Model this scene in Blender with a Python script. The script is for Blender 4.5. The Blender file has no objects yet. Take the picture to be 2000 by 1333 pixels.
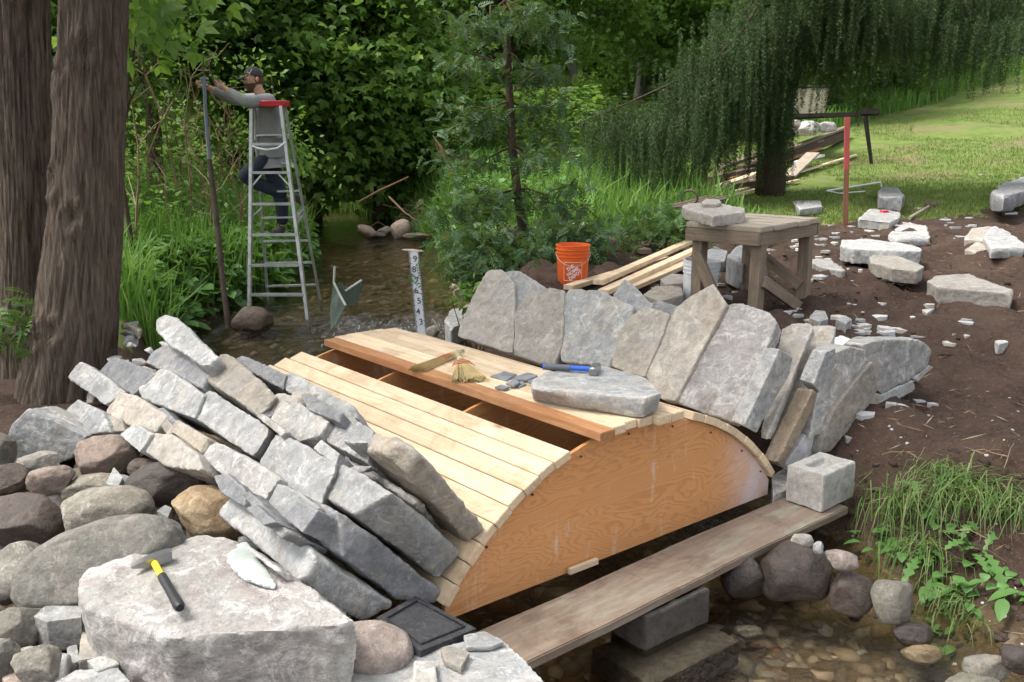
import bpy, bmesh, math, random
import numpy as np
from mathutils import Vector, Matrix
from math import radians as rad, sin, cos, pi
random.seed(7); RNG = np.random.default_rng(7)
S = bpy.context.scene
COL = S.collection
# ------------------------------------------------------------------ camera, world, sun, exposure
FPX = 1850.0; PITCH = rad(12.7); CAMH = 2.1
cam = bpy.data.cameras.new('camera'); camo = bpy.data.objects.new('camera', cam); COL.objects.link(camo)
cam.sensor_width = 36; cam.lens = 36*FPX/2000; cam.clip_end = 500; cam.clip_start = .05
camo.location = (0, 0, CAMH); camo.rotation_euler = (pi/2-PITCH, 0, 0); S.camera = camo
S.view_settings.view_transform = 'Standard'; S.view_settings.look = 'None'; S.view_settings.gamma = 1
S.view_settings.exposure = 1.3
SUN_EL, SUN_AZ = rad(60), rad(-98)      # azimuth measured clockwise from +Y
w = bpy.data.worlds.new('World'); S.world = w; w.use_nodes = True
wn = w.node_tree.nodes; wl = w.node_tree.links
sky = wn.new('ShaderNodeTexSky'); sky.sky_type = 'NISHITA'; sky.sun_disc = False
sky.sun_elevation = SUN_EL; sky.sun_rotation = SUN_AZ; sky.air_density = 1.0; sky.dust_density = 4.0; sky.ozone_density = .6
bg = wn['Background']; bg.inputs[1].default_value = 0.15; hs = wn.new('ShaderNodeHueSaturation'); hs.inputs['Saturation'].default_value = .28; wl.new(sky.outputs[0], hs.inputs['Color']); wl.new(hs.outputs[0], bg.inputs[0])
sl = bpy.data.lights.new('sun', 'SUN'); so = bpy.data.objects.new('sun', sl); COL.objects.link(so)
sl.energy = 1.6; sl.angle = rad(18); sl.color = (1, .95, .88)
sd = Vector((sin(SUN_AZ)*cos(SUN_EL), cos(SUN_AZ)*cos(SUN_EL), sin(SUN_EL)))
so.rotation_euler = sd.to_track_quat('Z', 'Y').to_euler()
S.cycles.max_bounces = 6; S.cycles.diffuse_bounces = 3; S.cycles.glossy_bounces = 3; S.cycles.transparent_max_bounces = 8
S.cycles.transmission_bounces = 4

# ------------------------------------------------------------------ where things stand
C = np.array([0, 0, CAMH]); Fv = np.array([0, cos(PITCH), -sin(PITCH)]); Uv = np.array([0, sin(PITCH), cos(PITCH)]); Rv = np.array([1., 0, 0])
def ray(x, y): return Fv+Rv*(x-1000)/FPX+Uv*(666.5-y)/FPX
def Pz(x, y, z): r = ray(x, y); return C+r*(z-CAMH)/r[2]
def Pd(x, y, d): r = ray(x, y); return C+r*d/r[1]
def pxm(p): return FPX/((np.array(p)-C)@Fv)
A0 = Pz(880, 1205, .2); B0 = Pz(1508, 965, .2)
AX = (B0-A0)/np.linalg.norm(B0-A0); YV = np.array([-AX[1], AX[0], 0]); _t = rad(1.4)
YB = YV*cos(_t)-AX*sin(_t)
CX, CZ, RI = 1.02, -.52, 1.32
_M = np.linalg.inv(np.array([[AX[0], YB[0]], [AX[1], YB[1]]]))
def toA(p): s = _M@(p-A0)[:2]; return np.array([s[0], s[1], p[2]])
def fA(x, y, z): q = A0+AX*x+YB*y; q[2] = z; return q
def arch(ang, r, y): a = rad(ang); return fA(CX+r*cos(a), y, CZ+r*sin(a))
def Pf(px, py, y0=0):
    r = ray(px, py); return C+r*(((A0+YB*y0-C)@YV)/(r@YV))
def Pe(px, py, R):
    r = ray(px, py); a = toA(C); b = toA(C+r)-a; qa = b[0]**2+b[2]**2; dx = a[0]-CX; dz = a[2]-CZ
    qb = 2*(b[0]*dx+b[2]*dz); D = qb*qb-4*qa*(dx*dx+dz*dz-R*R)
    if D < 0: D = 0
    return C+r*((-qb-math.sqrt(D))/(2*qa))
def Pr(px, py, ang):
    r = ray(px, py); a = toA(C); b = toA(C+r)-a; n = np.array([-sin(rad(ang)), 0, cos(rad(ang))])
    return C+r*(-((a-np.array([CX, 0, CZ]))@n)/(b@n))
# stream centre line: x, y, half width
ST = np.array([(2.6, .3, .95), (1.25, 1.9, .8), (.88, 3.3, .8), (.52, 4.08, .86), (-.1, 4.9, .9), (-1.0, 6.2, .95), (-1.7, 8.3, 1.3), (-1.95, 9.8, 1.3), (-1.85, 11.5, .95), (-2.1, 14.7, .9), (-2.9, 19, 1.05), (-4.6, 22.6, 1.0), (-9, 25, 1.0), (-20, 27, 1.2)])
def vnoise(P, seed=0):
    P = np.asarray(P, float); I = np.floor(P).astype(np.int64); f = P-I; f = f*f*(3-2*f); out = 0
    for dx in (0, 1):
        for dy in (0, 1):
            for dz in (0, 1):
                h = ((I[:, 0]+dx)*374761393+(I[:, 1]+dy)*668265263+(I[:, 2]+dz)*2147483647+seed*144665) & 0xffffffff
                h = ((h ^ (h >> 13))*1274126177) & 0xffffffff; h = (h ^ (h >> 16)) & 0xffff
                wgt = (f[:, 0] if dx else 1-f[:, 0])*(f[:, 1] if dy else 1-f[:, 1])*(f[:, 2] if dz else 1-f[:, 2])
                out = out+wgt*(h/32767.5-1)
    return out
def fnoise(P, sc, octv=4, seed=0, g=.5):
    P = np.asarray(P, float)*sc; a = 1; o = 0
    for k in range(octv): o = o+a*vnoise(P+k*17.3, seed+k); a *= g; P = P*2
    return o
def sstep(a, b, x): t = np.clip((x-a)/(b-a), 0, 1); return t*t*(3-2*t)
def chan(x, y):
    """signed distance outside the stream edge, and side (+1 right bank)"""
    best = np.full(x.shape, 1e9); side = np.ones(x.shape)
    for i in range(len(ST)-1):
        a = ST[i]; b = ST[i+1]; ex, ey = b[0]-a[0], b[1]-a[1]; L2 = ex*ex+ey*ey
        t = np.clip(((x-a[0])*ex+(y-a[1])*ey)/L2, 0, 1)
        d = np.hypot(x-a[0]-ex*t, y-a[1]-ey*t)-(a[2]+(b[2]-a[2])*t)
        s = np.sign((x-a[0])*ey-(y-a[1])*ex); m = d < best
        best = np.where(m, d, best); side = np.where(m, s, side)
    return best, side
def ground_h(x, y, rough=True):
    x = np.asarray(x, float); y = np.asarray(y, float); d, s = chan(x, y)
    P = np.stack([x, y, x*0], -1).reshape(-1, 3)
    n1 = fnoise(P, .7, 3, 3).reshape(x.shape) if rough else 0
    n2 = fnoise(P, 4.5, 4, 5, .55).reshape(x.shape) if rough else 0
    right = .50+.23*sstep(5.6, 7.3, y)+.012*np.clip(y-7, 0, 7)
    t = np.clip(y-13.5, 0, 30); right = right+.13*t*np.clip(.45+.035*x, .5, 1.04)+.012*np.clip(x-1, 0, 20)*np.clip(y-9, 0, 6)/6
    left = .40+.012*np.clip(y-6, 0, 30)+.05*np.clip(-3-x, 0, 12)+.10*np.clip(y-24, 0, 20)
    bank = np.where(s > 0, right, left)
    wd = np.where(s > 0, .45+.04*np.clip(y-4, 0, 10), .5)
    wd = np.where((s > 0) & (y < 5.6), 1.15-.5*sstep(4.6, 5.6, y)*1., wd)
    k = sstep(-.1, 1, (d-.10*(s > 0)*(y < 5.6))/wd)
    bed = -.2+.15*sstep(9.2, 9.9, y)
    h = bed+(bank-bed)*k
    # rubble earth core behind the left haunch of the arch
    ax = _M[0, 0]*(x-A0[0])+_M[0, 1]*(y-A0[1]); ay = _M[1, 0]*(x-A0[0])+_M[1, 1]*(y-A0[1])
    core = sstep(.0, -.45, ax)*sstep(-.15, .25, ay)*sstep(4.6, 3.6, ay)*sstep(-2.2, -1.2, ax)
    h = h+core*.12
    h = h-.34*(s < 0)*sstep(5.0, 4.3, y)*sstep(-3.4, -2.6, x)*k
    bog = sstep(1, 0, np.abs(d-.9)/.9)*(s > 0)*sstep(5, 6, y)*sstep(13, 10, y)
    h = h+n1*.05*(d > 0)*k+n2*(.02+.050*(s > 0)*sstep(13, 11, y)*k+.02*bog)
    return h
def g1(x, y): return float(ground_h(np.array([x]), np.array([y]), True)[0])
def Pg(px, py, up=0):
    """the point of the ground seen at a place of the photograph"""
    r = ray(px, py); r = r/r[1]; ts = np.arange(2.4, 60, .04); pts = C+ts[:, None]*r
    hh = ground_h(pts[:, 0], pts[:, 1]); b = np.nonzero(pts[:, 2] < hh+up)[0]
    t = ts[b[0]] if len(b) else 55.; return C+t*r
def water_z(y): return .0+.13*sstep(9.4, 10.1, y)

# ------------------------------------------------------------------ materials
class MT:
    def __init__(s, name):
        s.m = bpy.data.materials.new(name); s.m.use_nodes = True; s.t = s.m.node_tree; s.t.nodes.clear()
        s.out = s.t.nodes.new('ShaderNodeOutputMaterial'); s.tc = s.t.nodes.new('ShaderNodeTexCoord')
    def N(s, typ, ins=None, **kw):
        n = s.t.nodes.new('ShaderNode'+typ)
        for k, v in kw.items(): setattr(n, k, v)
        for k, v in (ins or {}).items():
            if isinstance(v, bpy.types.NodeSocket): s.t.links.new(v, n.inputs[k])
            elif v is not None:
                if isinstance(v, tuple) and len(v) == 3 and n.inputs[k].type == 'RGBA': v = v+(1,)
                n.inputs[k].default_value = v
        return n
    def map(s, sc=(1, 1, 1), src='Object', loc=(0, 0, 0), rnd=True):
        v = s.tc.outputs[src]
        if rnd:
            oi = s.N('ObjectInfo'); v = s.N('VectorMath', {0: v, 1: s.N('VectorMath', {0: oi.outputs['Random'], 1: (37., 71., 53.)}, operation='MULTIPLY').outputs[0]}, operation='ADD').outputs[0]
        return s.N('Mapping', {0: v, 1: tuple(float(q) for q in loc), 3: tuple(float(q) for q in sc)}).outputs[0]
    def noise(s, vec, scale=5, detail=5, rough=.55, dist=0): return s.N('TexNoise', {'Vector': vec, 'Scale': scale, 'Detail': detail, 'Roughness': rough, 'Distortion': dist}).outputs[0]
    def voro(s, vec, scale=5, out=0, feature='F1', r=1): return s.N('TexVoronoi', {'Vector': vec, 'Scale': scale, 'Randomness': r}, feature=feature).outputs[out]
    def ramp(s, f, stops):
        n = s.N('ValToRGB', {0: f}); e = n.color_ramp.elements
        while len(e) < len(stops): e.new(.5)
        for q, (p, c) in zip(e, stops): q.position = p; q.color = (c if isinstance(c, tuple) else (c, c, c))+(1,)
        return n.outputs[0]
    def mix(s, f, a, b, mode='MIX'):
        n = s.N('Mix', None, data_type='RGBA', blend_type=mode)
        for k, v in ((0, f), (6, a), (7, b)):
            if isinstance(v, bpy.types.NodeSocket): s.t.links.new(v, n.inputs[k])
            else: n.inputs[k].default_value = v+(1,) if isinstance(v, tuple) else v if k == 0 else (v, v, v, 1)
        return n.outputs[2]
    def math(s, op, a, b=None): return s.N('Math', {0: a, 1: b} if b is not None else {0: a}, operation=op).outputs[0]
    def bump(s, h, st=.5, d=.02, nrm=None): return s.N('Bump', {'Height': h, 'Strength': st, 'Distance': d, 'Normal': nrm}).outputs[0]
    def pbsdf(s, col, rough=.8, bump=None, metal=0, spec=.35, **k):
        ins = {'Base Color': col, 'Roughness': rough, 'Metallic': metal, 'Specular IOR Level': spec, 'Normal': bump}; ins.update(k)
        n = s.N('BsdfPrincipled', ins); s.t.links.new(n.outputs[0], s.out.inputs[0]); return s.m
MATS = {}
def plain(name, col, rough=.6, metal=0, var=.12, spec=.4, bs=40, bd=.002):
    if name in MATS: return MATS[name]
    m = MT(name); v = m.map(); n = m.noise(v, bs, 5)
    c = m.mix(n, tuple(x*(1-var) for x in col), tuple(min(1, x*(1+var)) for x in col))
    g = m.noise(v, 6, 5, .6); c = m.mix(m.ramp(g, [(.45, 0.), (.75, 1.)]), c, tuple(x*(1-2*var) for x in col))
    MATS[name] = m.pbsdf(c, rough, m.bump(n, .3, bd), metal, spec); return MATS[name]
def stone_mat(name, a, b, c, white=.25, dust=(.62, .6, .57), stain=0., sc=1., bumpd=.012, rough=.9, spec=.25, wet=0):
    if name in MATS: return MATS[name]
    m = MT(name); v = m.map(); oi = m.N('ObjectInfo')
    n1 = m.noise(v, 3.2*sc, 6, .6, .4); n2 = m.noise(v, 16*sc, 9, .74); n3 = m.noise(v, 75*sc, 6, .75); n4 = m.noise(v, 5.1*sc, 9, .72, 1.2)
    col = m.mix(m.ramp(n1, [(.36, 0.), (.62, 1.)]), a, b)
    col = m.mix(m.ramp(n4, [(.5, 0.), (.66, .85)]), col, c)
    col = m.mix(m.math('MULTIPLY', m.ramp(n2, [(.46, 0.), (.60, 1.)]), .5), col, tuple(x*.5 for x in b))
    pale = m.ramp(m.noise(v, 9*sc, 12, .82, .8), [(.57-.08*white, 0.), (.64-.06*white, 1.)])
    col = m.mix(m.math('MULTIPLY', pale, white), col, dust)
    sp = m.ramp(n3, [(.34, 1.), (.46, 0.)]); col = m.mix(m.math('MULTIPLY', sp, .45), col, tuple(x*.4 for x in a))
    sp2 = m.ramp(n3, [(.6, 0.), (.7, 1.)]); col = m.mix(m.math('MULTIPLY', sp2, .35), col, tuple(min(1, x*1.5) for x in dust))
    seam = m.ramp(m.noise(m.map((3*sc, 3*sc, 22*sc)), 1.3, 6, .7, 1.5), [(.56, 0.), (.68, .45)]); col = m.mix(seam, col, tuple(x*.55 for x in c))
    if stain: col = m.mix(m.ramp(m.noise(v, 2.0, 4, .7, .6), [(.55, 0.), (.72, stain)]), col, (.16, .105, .07))
    pt = m.N('NewGeometry').outputs['Pointiness']; col = m.mix(m.math('MULTIPLY', m.ramp(m.math('ADD', pt, m.math('MULTIPLY', m.math('SUBTRACT', n2, .5), .12)), [(.52, 0.), (.60, 1.)]), .35+.4*white if white > .3 else .12), col, dust)
    hv = m.N('HueSaturation', {'Color': col, 'Value': m.N('MapRange', {0: oi.outputs['Random'], 3: .8, 4: 1.16}).outputs[0], 'Saturation': m.N('MapRange', {0: m.math('FRACT', m.math('MULTIPLY', oi.outputs['Random'], 7.3)), 3: .75, 4: 1.25}).outputs[0]}).outputs[0]
    cr = m.voro(v, 7*sc, 0, 'DISTANCE_TO_EDGE')
    h = m.math('ADD', m.math('MULTIPLY', n2, .8), m.math('MULTIPLY', m.noise(v, 34*sc, 6, .7), .35))
    bp = m.bump(h, 1., bumpd*1.6, m.bump(n3, .6, .004))
    rr = m.ramp(n4, [(.3, max(.2, rough-.55*wet-.1)), (.7, rough)]) if wet else rough
    MATS[name] = m.pbsdf(hv, rr, bp, 0, spec); return MATS[name]
SG = stone_mat('grey_limestone', (.42, .418, .405), (.31, .318, .318), (.45, .405, .345), .6, (.70, .69, .665))
SB = stone_mat('beige_limestone', (.45, .395, .325), (.37, .335, .285), (.35, .345, .33), .55, (.64, .60, .54), .35)
SW = stone_mat('dusty_limestone', (.47, .445, .40), (.37, .37, .36), (.42, .385, .345), .75, (.72, .70, .67), .25)
SD = stone_mat('dark_slate', (.29, .295, .30), (.215, .22, .23), (.35, .325, .295), .4, (.56, .555, .55))
SBR = stone_mat('ochre_limestone', (.44, .34, .23), (.36, .27, .18), (.40, .35, .28), .35, (.62, .56, .46), .3)
SWD = stone_mat('smudged_limestone', (.46, .42, .38), (.40, .385, .37), (.36, .30, .28), .75, (.70, .68, .65), .85)
SBG = stone_mat('chalky_block_stone', (.50, .465, .43), (.44, .43, .40), (.42, .35, .33), .8, (.76, .73, .70), .12, 1., .022)
BP = stone_mat('pink_boulder_stone', (.36, .27, .215), (.30, .24, .20), (.46, .36, .30), .45, (.62, .53, .46), .3, 1.6, .010, .8)
BO = stone_mat('ochre_boulder_stone', (.36, .27, .165), (.27, .18, .11), (.50, .40, .27), .45, (.66, .56, .42), .5, 1.5, .012, .75)
BT = stone_mat('tan_boulder_stone', (.28, .26, .22), (.22, .205, .17), (.38, .33, .27), .5, (.58, .54, .47), .3, 1.5, .012, .85)
BV = stone_mat('olive_boulder_stone', (.215, .20, .165), (.17, .165, .135), (.29, .25, .20), .4, (.46, .43, .36), .3, 1.5, .010, .8)
BD = stone_mat('dark_red_boulder_stone', (.115, .082, .066), (.08, .062, .052), (.16, .125, .10), .2, (.3, .27, .25), .2, 1.5, .012, .6, .45, .4)
BW = stone_mat('wet_dark_stone', (.07, .052, .042), (.045, .036, .032), (.10, .07, .05), .15, (.2, .18, .17), .3, 1.5, .01, .45, .5, .8)
CON = stone_mat('grey_concrete', (.44, .43, .40), (.38, .37, .345), (.46, .43, .38), .5, (.58, .56, .53), .25, 1.6, .004, .9)
def wood_mat(name, a, b, dark, grain=1., knots=True, dirt=0., dirtc=(.2, .14, .09), rough=.7, moss=0):
    m = MT(name); v = m.map((1.2, 14*grain, 14*grain)); v0 = m.map((1, 1, 1)); oi = m.N('ObjectInfo')
    n = m.noise(v, 1.4, 6, .65, 2.2); fine = m.noise(m.map((3, 90, 90)), 1, 4, .6)
    col = m.mix(m.ramp(n, [(.38, 0.), (.5, .7), (.64, 1.)]), a, b)
    col = m.mix(m.math('MULTIPLY', fine, .35), col, tuple(x*.75 for x in b))
    if knots:
        kv = m.map((2.2, 7, 7)); k = m.voro(kv, 1.0, 0); col = m.mix(m.ramp(k, [(.03, .85), (.10, .25), (.2, 0.)]), col, dark)
    if dirt: col = m.mix(m.ramp(m.noise(v0, 3.2, 10, .76, .9), [(.50, 0.), (.64, dirt)]), col, dirtc)
    if moss: col = m.mix(m.ramp(m.noise(m.map((1, 4, 4)), 2.0, 8, .75), [(.5, 0.), (.7, moss)]), col, (.30, .31, .24))
    col = m.N('HueSaturation', {'Color': col, 'Value': m.N('MapRange', {0: oi.outputs['Random'], 3: .86, 4: 1.1}).outputs[0]}).outputs[0]
    MATS[name] = m.pbsdf(col, rough, m.bump(m.math('ADD', n, m.math('MULTIPLY', fine, .6)), .35, .004), 0, .3); return MATS[name]
PINE = wood_mat('fresh_pine', (.80, .66, .47), (.68, .51, .33), (.24, .12, .05), 1, True, .55, (.38, .24, .13))
PINE2 = wood_mat('reddish_pine', (.52, .28, .13), (.38, .17, .07), (.14, .06, .03), 1, True, .4, (.22, .12, .07))
OLDW = wood_mat('weathered_wood', (.29, .225, .165), (.19, .145, .105), (.07, .05, .04), 1.2, True, .5, (.12, .09, .07), .85)
TABT = wood_mat('worn_table_wood', (.40, .34, .265), (.30, .25, .19), (.1, .08, .06), 1, True, .5, (.42, .40, .37), .85)
PLANKM = wood_mat('wet_scaffold_plank', (.30, .235, .18), (.215, .16, .12), (.08, .05, .04), .8, False, .75, (.13, .085, .06), .6, .9)
DARKW = wood_mat('rotten_dark_timber', (.14, .10, .08), (.09, .065, .05), (.04, .03, .02), 1, False, .5, (.06, .05, .04), .9)
def ply_mat():
    m = MT('orange_plywood'); v = m.map((.8, 1, 3.4), rnd=True)
    nz = m.noise(v, 1.1, 4, .45, .5); rings = m.math('SINE', m.math('MULTIPLY', nz, 250.))
    fine = m.noise(m.map((6, 6, 70)), 2, 4, .6)
    col = m.mix(m.ramp(rings, [(.1, 0.), (.95, .5)]), (.64, .29, .105), (.40, .15, .05))
    col = m.mix(m.math('MULTIPLY', fine, .4), col, (.60, .33, .15))
    col = m.mix(m.ramp(m.noise(m.map((1, 1, 1)), 2.2, 6, .6), [(.5, 0.), (.75, .3)]), col, (.58, .33, .15))
    dr = m.ramp(m.noise(m.map((5, 5, 1.2)), 1.5, 8, .75), [(.57, 0.), (.68, .75)]); col = m.mix(dr, col, (.70, .56, .46)); dk = m.ramp(m.noise(m.map((3, 3, 3)), 2.2, 7, .75), [(.62, 0.), (.72, .55)]); col = m.mix(dk, col, (.22, .12, .07))
    wt = m.N('Attribute', None, attribute_name='wash').outputs['Fac']
    wn_ = m.noise(m.map((1, 1, 1)), 6, 8, .7); wm = m.math('MULTIPLY', wt, m.ramp(wn_, [(.3, .35), (.6, 1.)])); col = m.mix(wm, col, (.66, .60, .62))
    return m.pbsdf(col, .55, m.bump(rings, .12, .002), 0, .4)
PLY = ply_mat()
def metal(name, col, rough, var=.2): return plain(name, col, rough, .85, var, .5, 25, .001)
ALU = metal('dull_aluminium', (.5, .51, .5), .45); IRON = plain('rusty_iron', (.10, .075, .06), .7, .5, .3); STEEL = metal('hammer_steel', (.35, .35, .36), .35)
RED = plain('red_plastic', (.5, .02, .03), .4); BLACKR = plain('black_rubber', (.02, .02, .022), .5); BLUEP = plain('blue_grip', (.02, .12, .55), .4)
YELP = plain('yellow_grip', (.75, .6, .03), .4); ORANGE = plain('orange_bucket_plastic', (.78, .13, .02), .38, 0, .08); WHITEP = plain('white_bucket_plastic', (.68, .70, .72), .4, 0, .08)
WPAINT = plain('white_paint', (.72, .72, .72), .5, 0, .05); SHEETG = plain('green_grey_sheet_metal', (.13, .18, .145), .5, .3, .25); EDGE = plain('bare_metal_edge', (.5, .52, .47), .4, .3)
STRAW = plain('broom_straw', (.55, .42, .2), .8, 0, .25); STRED = plain('red_stitching', (.5, .03, .03), .7)
def leaf_mat(name, a, b, c=None, trans=.45, rough=.5, brown=0):
    m = MT(name); g = m.N('NewGeometry'); r = g.outputs['Random Per Island']
    col = m.mix(r, a, b)
    if c: col = m.mix(m.ramp(m.math('FRACT', m.math('MULTIPLY', r, 13.7)), [(.72, 0.), (.8, 1.)]), col, c)
    big = m.noise(m.tc.outputs['Object'], 1.1, 3); col = m.mix(m.ramp(big, [(.36, .35), (.52, 0.)]), col, tuple(x*.6 for x in a))
    if brown: col = m.mix(m.ramp(m.math('FRACT', m.math('MULTIPLY', r, 91.1)), [(1-brown, 0.), (1-brown+.01, 1.)]), col, (.22, .09, .03))
    p = m.N('BsdfPrincipled', {'Base Color': col, 'Roughness': rough, 'Specular IOR Level': .35}); t = m.N('BsdfTranslucent', {'Color': m.mix(.5, col, (.22, .34, .04))})
    x = m.N('MixShader', {0: trans, 1: p.outputs[0], 2: t.outputs[0]}); m.t.links.new(x.outputs[0], m.out.inputs[0]); MATS[name] = m.m; return m.m
LF_MAPLE = leaf_mat('maple_leaf', (.11, .22, .04), (.17, .31, .06), (.25, .37, .08))
LF_DARK = leaf_mat('dark_hedge_leaf', (.075, .165, .035), (.12, .24, .05), (.19, .31, .07))
LF_BRIGHT = leaf_mat('bright_shrub_leaf', (.09, .19, .03), (.15, .29, .05), (.2, .33, .07))
LF_CEDAR = leaf_mat('cedar_leaf', (.035, .08, .035), (.06, .12, .05), (.08, .16, .035), .25, .6, .02)
LF_CEDARG = leaf_mat('young_cedar_leaf', (.05, .12, .035), (.08, .17, .04), (.12, .2, .05), .25, .6, .01)
LF_SPRUCE = leaf_mat('spruce_needle', (.022, .048, .018), (.036, .072, .022), (.07, .125, .03), .18, .65)
LF_GRASS = leaf_mat('grass_blade', (.085, .20, .03), (.14, .30, .05), (.22, .36, .09), .4, .5)
LF_LAWN = leaf_mat('lawn_blade', (.11, .18, .035), (.17, .25, .05), (.28, .29, .12), .4, .6)
LF_BROAD = leaf_mat('broad_weed_leaf', (.07, .17, .035), (.11, .24, .06), (.15, .3, .08), .35, .45)
LF_DRY = leaf_mat('dry_stalk', (.26, .20, .12), (.34, .28, .19), (.2, .12, .07), .1, .9)
def bark_mat(name, a, b, sc=1):
    m = MT(name); v = m.map((22*sc, 22*sc, 1.3*sc), rnd=True); n = m.noise(v, 2, 8, .65, 1.0); n2 = m.noise(m.map(), 3, 5)
    col = m.mix(m.ramp(n, [(.35, 0.), (.62, 1.)]), a, b); col = m.mix(m.math('MULTIPLY', n2, .5), col, tuple(x*.6 for x in a))
    MATS[name] = m.pbsdf(col, .9, m.bump(n, 1, .03), 0, .2); return MATS[name]
BARK = bark_mat('cedar_bark', (.075, .058, .044), (.205, .16, .122)); BARK2 = bark_mat('thin_tree_bark', (.08, .055, .04), (.16, .11, .08), 3); BARKG = bark_mat('grey_bark', (.16, .15, .13), (.3, .28, .25), 2)

# ------------------------------------------------------------------ mesh helpers
def mk(name, V, Fc, m, parent=None, smooth=False, mats=None, mi=None):
    me = bpy.data.meshes.new(name); V = np.asarray(V, float)
    if isinstance(Fc, np.ndarray):
        k = Fc.shape[1]; me.vertices.add(len(V)); me.vertices.foreach_set('co', V.ravel()); me.loops.add(Fc.size); me.loops.foreach_set('vertex_index', Fc.ravel().astype(np.int32))
        me.polygons.add(len(Fc)); me.polygons.foreach_set('loop_start', np.arange(0, Fc.size, k, dtype=np.int32)); me.update(calc_edges=True)
    else: me.from_pydata([tuple(v) for v in V], [], [tuple(f) for f in Fc]); me.update()
    for mm in (mats or [m]): me.materials.append(mm)
    if mi is not None: me.polygons.foreach_set('material_index', np.asarray(mi, dtype=np.int32))
    if smooth: me.polygons.foreach_set('use_smooth', [True]*len(me.polygons))
    o = bpy.data.objects.new(name, me); COL.objects.link(o)
    if parent: o.parent = parent; o.matrix_parent_inverse = Matrix.Translation(-parent.location) if parent.rotation_euler.to_quaternion().angle < 1e-6 else parent.matrix_basis.inverted()
    return o
def recentre(o, c=None):
    me = o.data; n = len(me.vertices); a = np.empty(n*3); me.vertices.foreach_get('co', a); a = a.reshape(-1, 3)
    c = a.mean(0) if c is None else np.array(c); me.vertices.foreach_set('co', (a-c).ravel()); me.update()
    o.location = (o.location+Vector(c)) if True else o.location; return o
def tag(o, label, cat, group=None):
    o['label'] = label; o['category'] = cat; o['kind'] = 'thing'
    if group: o['group'] = group
    return o
def thing(name, label, cat, loc, group=None):
    o = bpy.data.objects.new(name, None); COL.objects.link(o); o.location = Vector(loc); o.empty_display_size = .1; return tag(o, label, cat, group)
class MB:
    def __init__(s): s.V = []; s.F = []; s.I = []
    def add(s, V, F, i=0):
        b = len(s.V); s.V += [np.array(v, float) for v in V]; s.F += [tuple(x+b for x in f) for f in F]; s.I += [i]*len(F); return s
    def box(s, c, X, Y, Z, i=0, bev=0):
        """box by centre and three half vectors, with chamfered edges"""
        c, X, Y, Z = [np.array(q, float) for q in (c, X, Y, Z)]
        bm = bmesh.new(); bmesh.ops.create_cube(bm, size=2); 
        lx, ly, lz = [np.linalg.norm(q) for q in (X, Y, Z)]
        for v in bm.verts: v.co = Vector((v.co.x*lx, v.co.y*ly, v.co.z*lz))
        if bev: bmesh.ops.bevel(bm, geom=bm.edges[:], offset=bev, segments=1, affect='EDGES')
        bm.verts.index_update(); V = [c+X/lx*v.co.x+Y/ly*v.co.y+Z/lz*v.co.z for v in bm.verts]; F = [[v.index for v in f.verts] for f in bm.faces]; bm.free(); return s.add(V, F, i)
    def tube(s, pts, r, seg=8, i=0, cap=True, flat=None):
        pts = [np.array(p, float) for p in pts]; n = len(pts); rs = r if isinstance(r, (list, tuple, np.ndarray)) else [r]*n
        T = [pts[min(k+1, n-1)]-pts[max(k-1, 0)] for k in range(n)]; T = [t/(np.linalg.norm(t)+1e-9) for t in T]
        u = np.cross(T[0], [0, 0, 1.]); u = u if np.linalg.norm(u) > .1 else np.cross(T[0], [1., 0, 0]); u /= np.linalg.norm(u); V = []
        for k in range(n):
            u = u-T[k]*(u@T[k]); u /= np.linalg.norm(u)+1e-9; v = np.cross(T[k], u)
            for j in range(seg): a = 2*pi*j/seg; V.append(pts[k]+(u*cos(a)+v*sin(a)*(flat or 1))*rs[k])
        F = [(k*seg+j, k*seg+(j+1) % seg, (k+1)*seg+(j+1) % seg, (k+1)*seg+j) for k in range(n-1) for j in range(seg)]
        if cap: F += [tuple(range(seg))[::-1], tuple((n-1)*seg+j for j in range(seg))]
        return s.add(V, F, i)
    def lathe(s, c, prof, seg=28, i=0, axis=None):
        c = np.array(c, float); V = []; 
        for r, z in prof:
            for j in range(seg): a = 2*pi*j/seg; V.append(c+np.array([r*cos(a), r*sin(a), z]))
        n = len(prof); F = [(k*seg+j, k*seg+(j+1) % seg, (k+1)*seg+(j+1) % seg, (k+1)*seg+j) for k in range(n-1) for j in range(seg)]
        return s.add(V, F, i)
    def prism(s, poly, push, i=0):
        n = len(poly); P = [np.array(p, float) for p in poly]; q = np.array(push, float)
        return s.add(P+[p+q for p in P], [tuple(range(n)), tuple(range(2*n-1, n-1, -1))]+[(k, k+n, (k+1) % n+n, (k+1) % n) for k in range(n)], i)
    def build(s, name, m, parent=None, smooth=False, mats=None):
        o = mk(name, s.V, s.F, m, parent, smooth, mats, s.I if mats else None)
        return o
def fixn(o):
    bm = bmesh.new(); bm.from_mesh(o.data); bmesh.ops.recalc_face_normals(bm, faces=bm.faces[:]); bm.to_mesh(o.data); bm.free(); return o
def autos(o, ang=40):
    me = o.data; me.polygons.foreach_set('use_smooth', [True]*len(me.polygons))
    try: me.set_sharp_from_angle(angle=rad(ang))
    except Exception: pass
    return o
def noff(V, amp, sc, seed, octv=4, g=.55): return np.stack([fnoise(V, sc, octv, seed+q*31, g) for q in range(3)], -1)*amp
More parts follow.
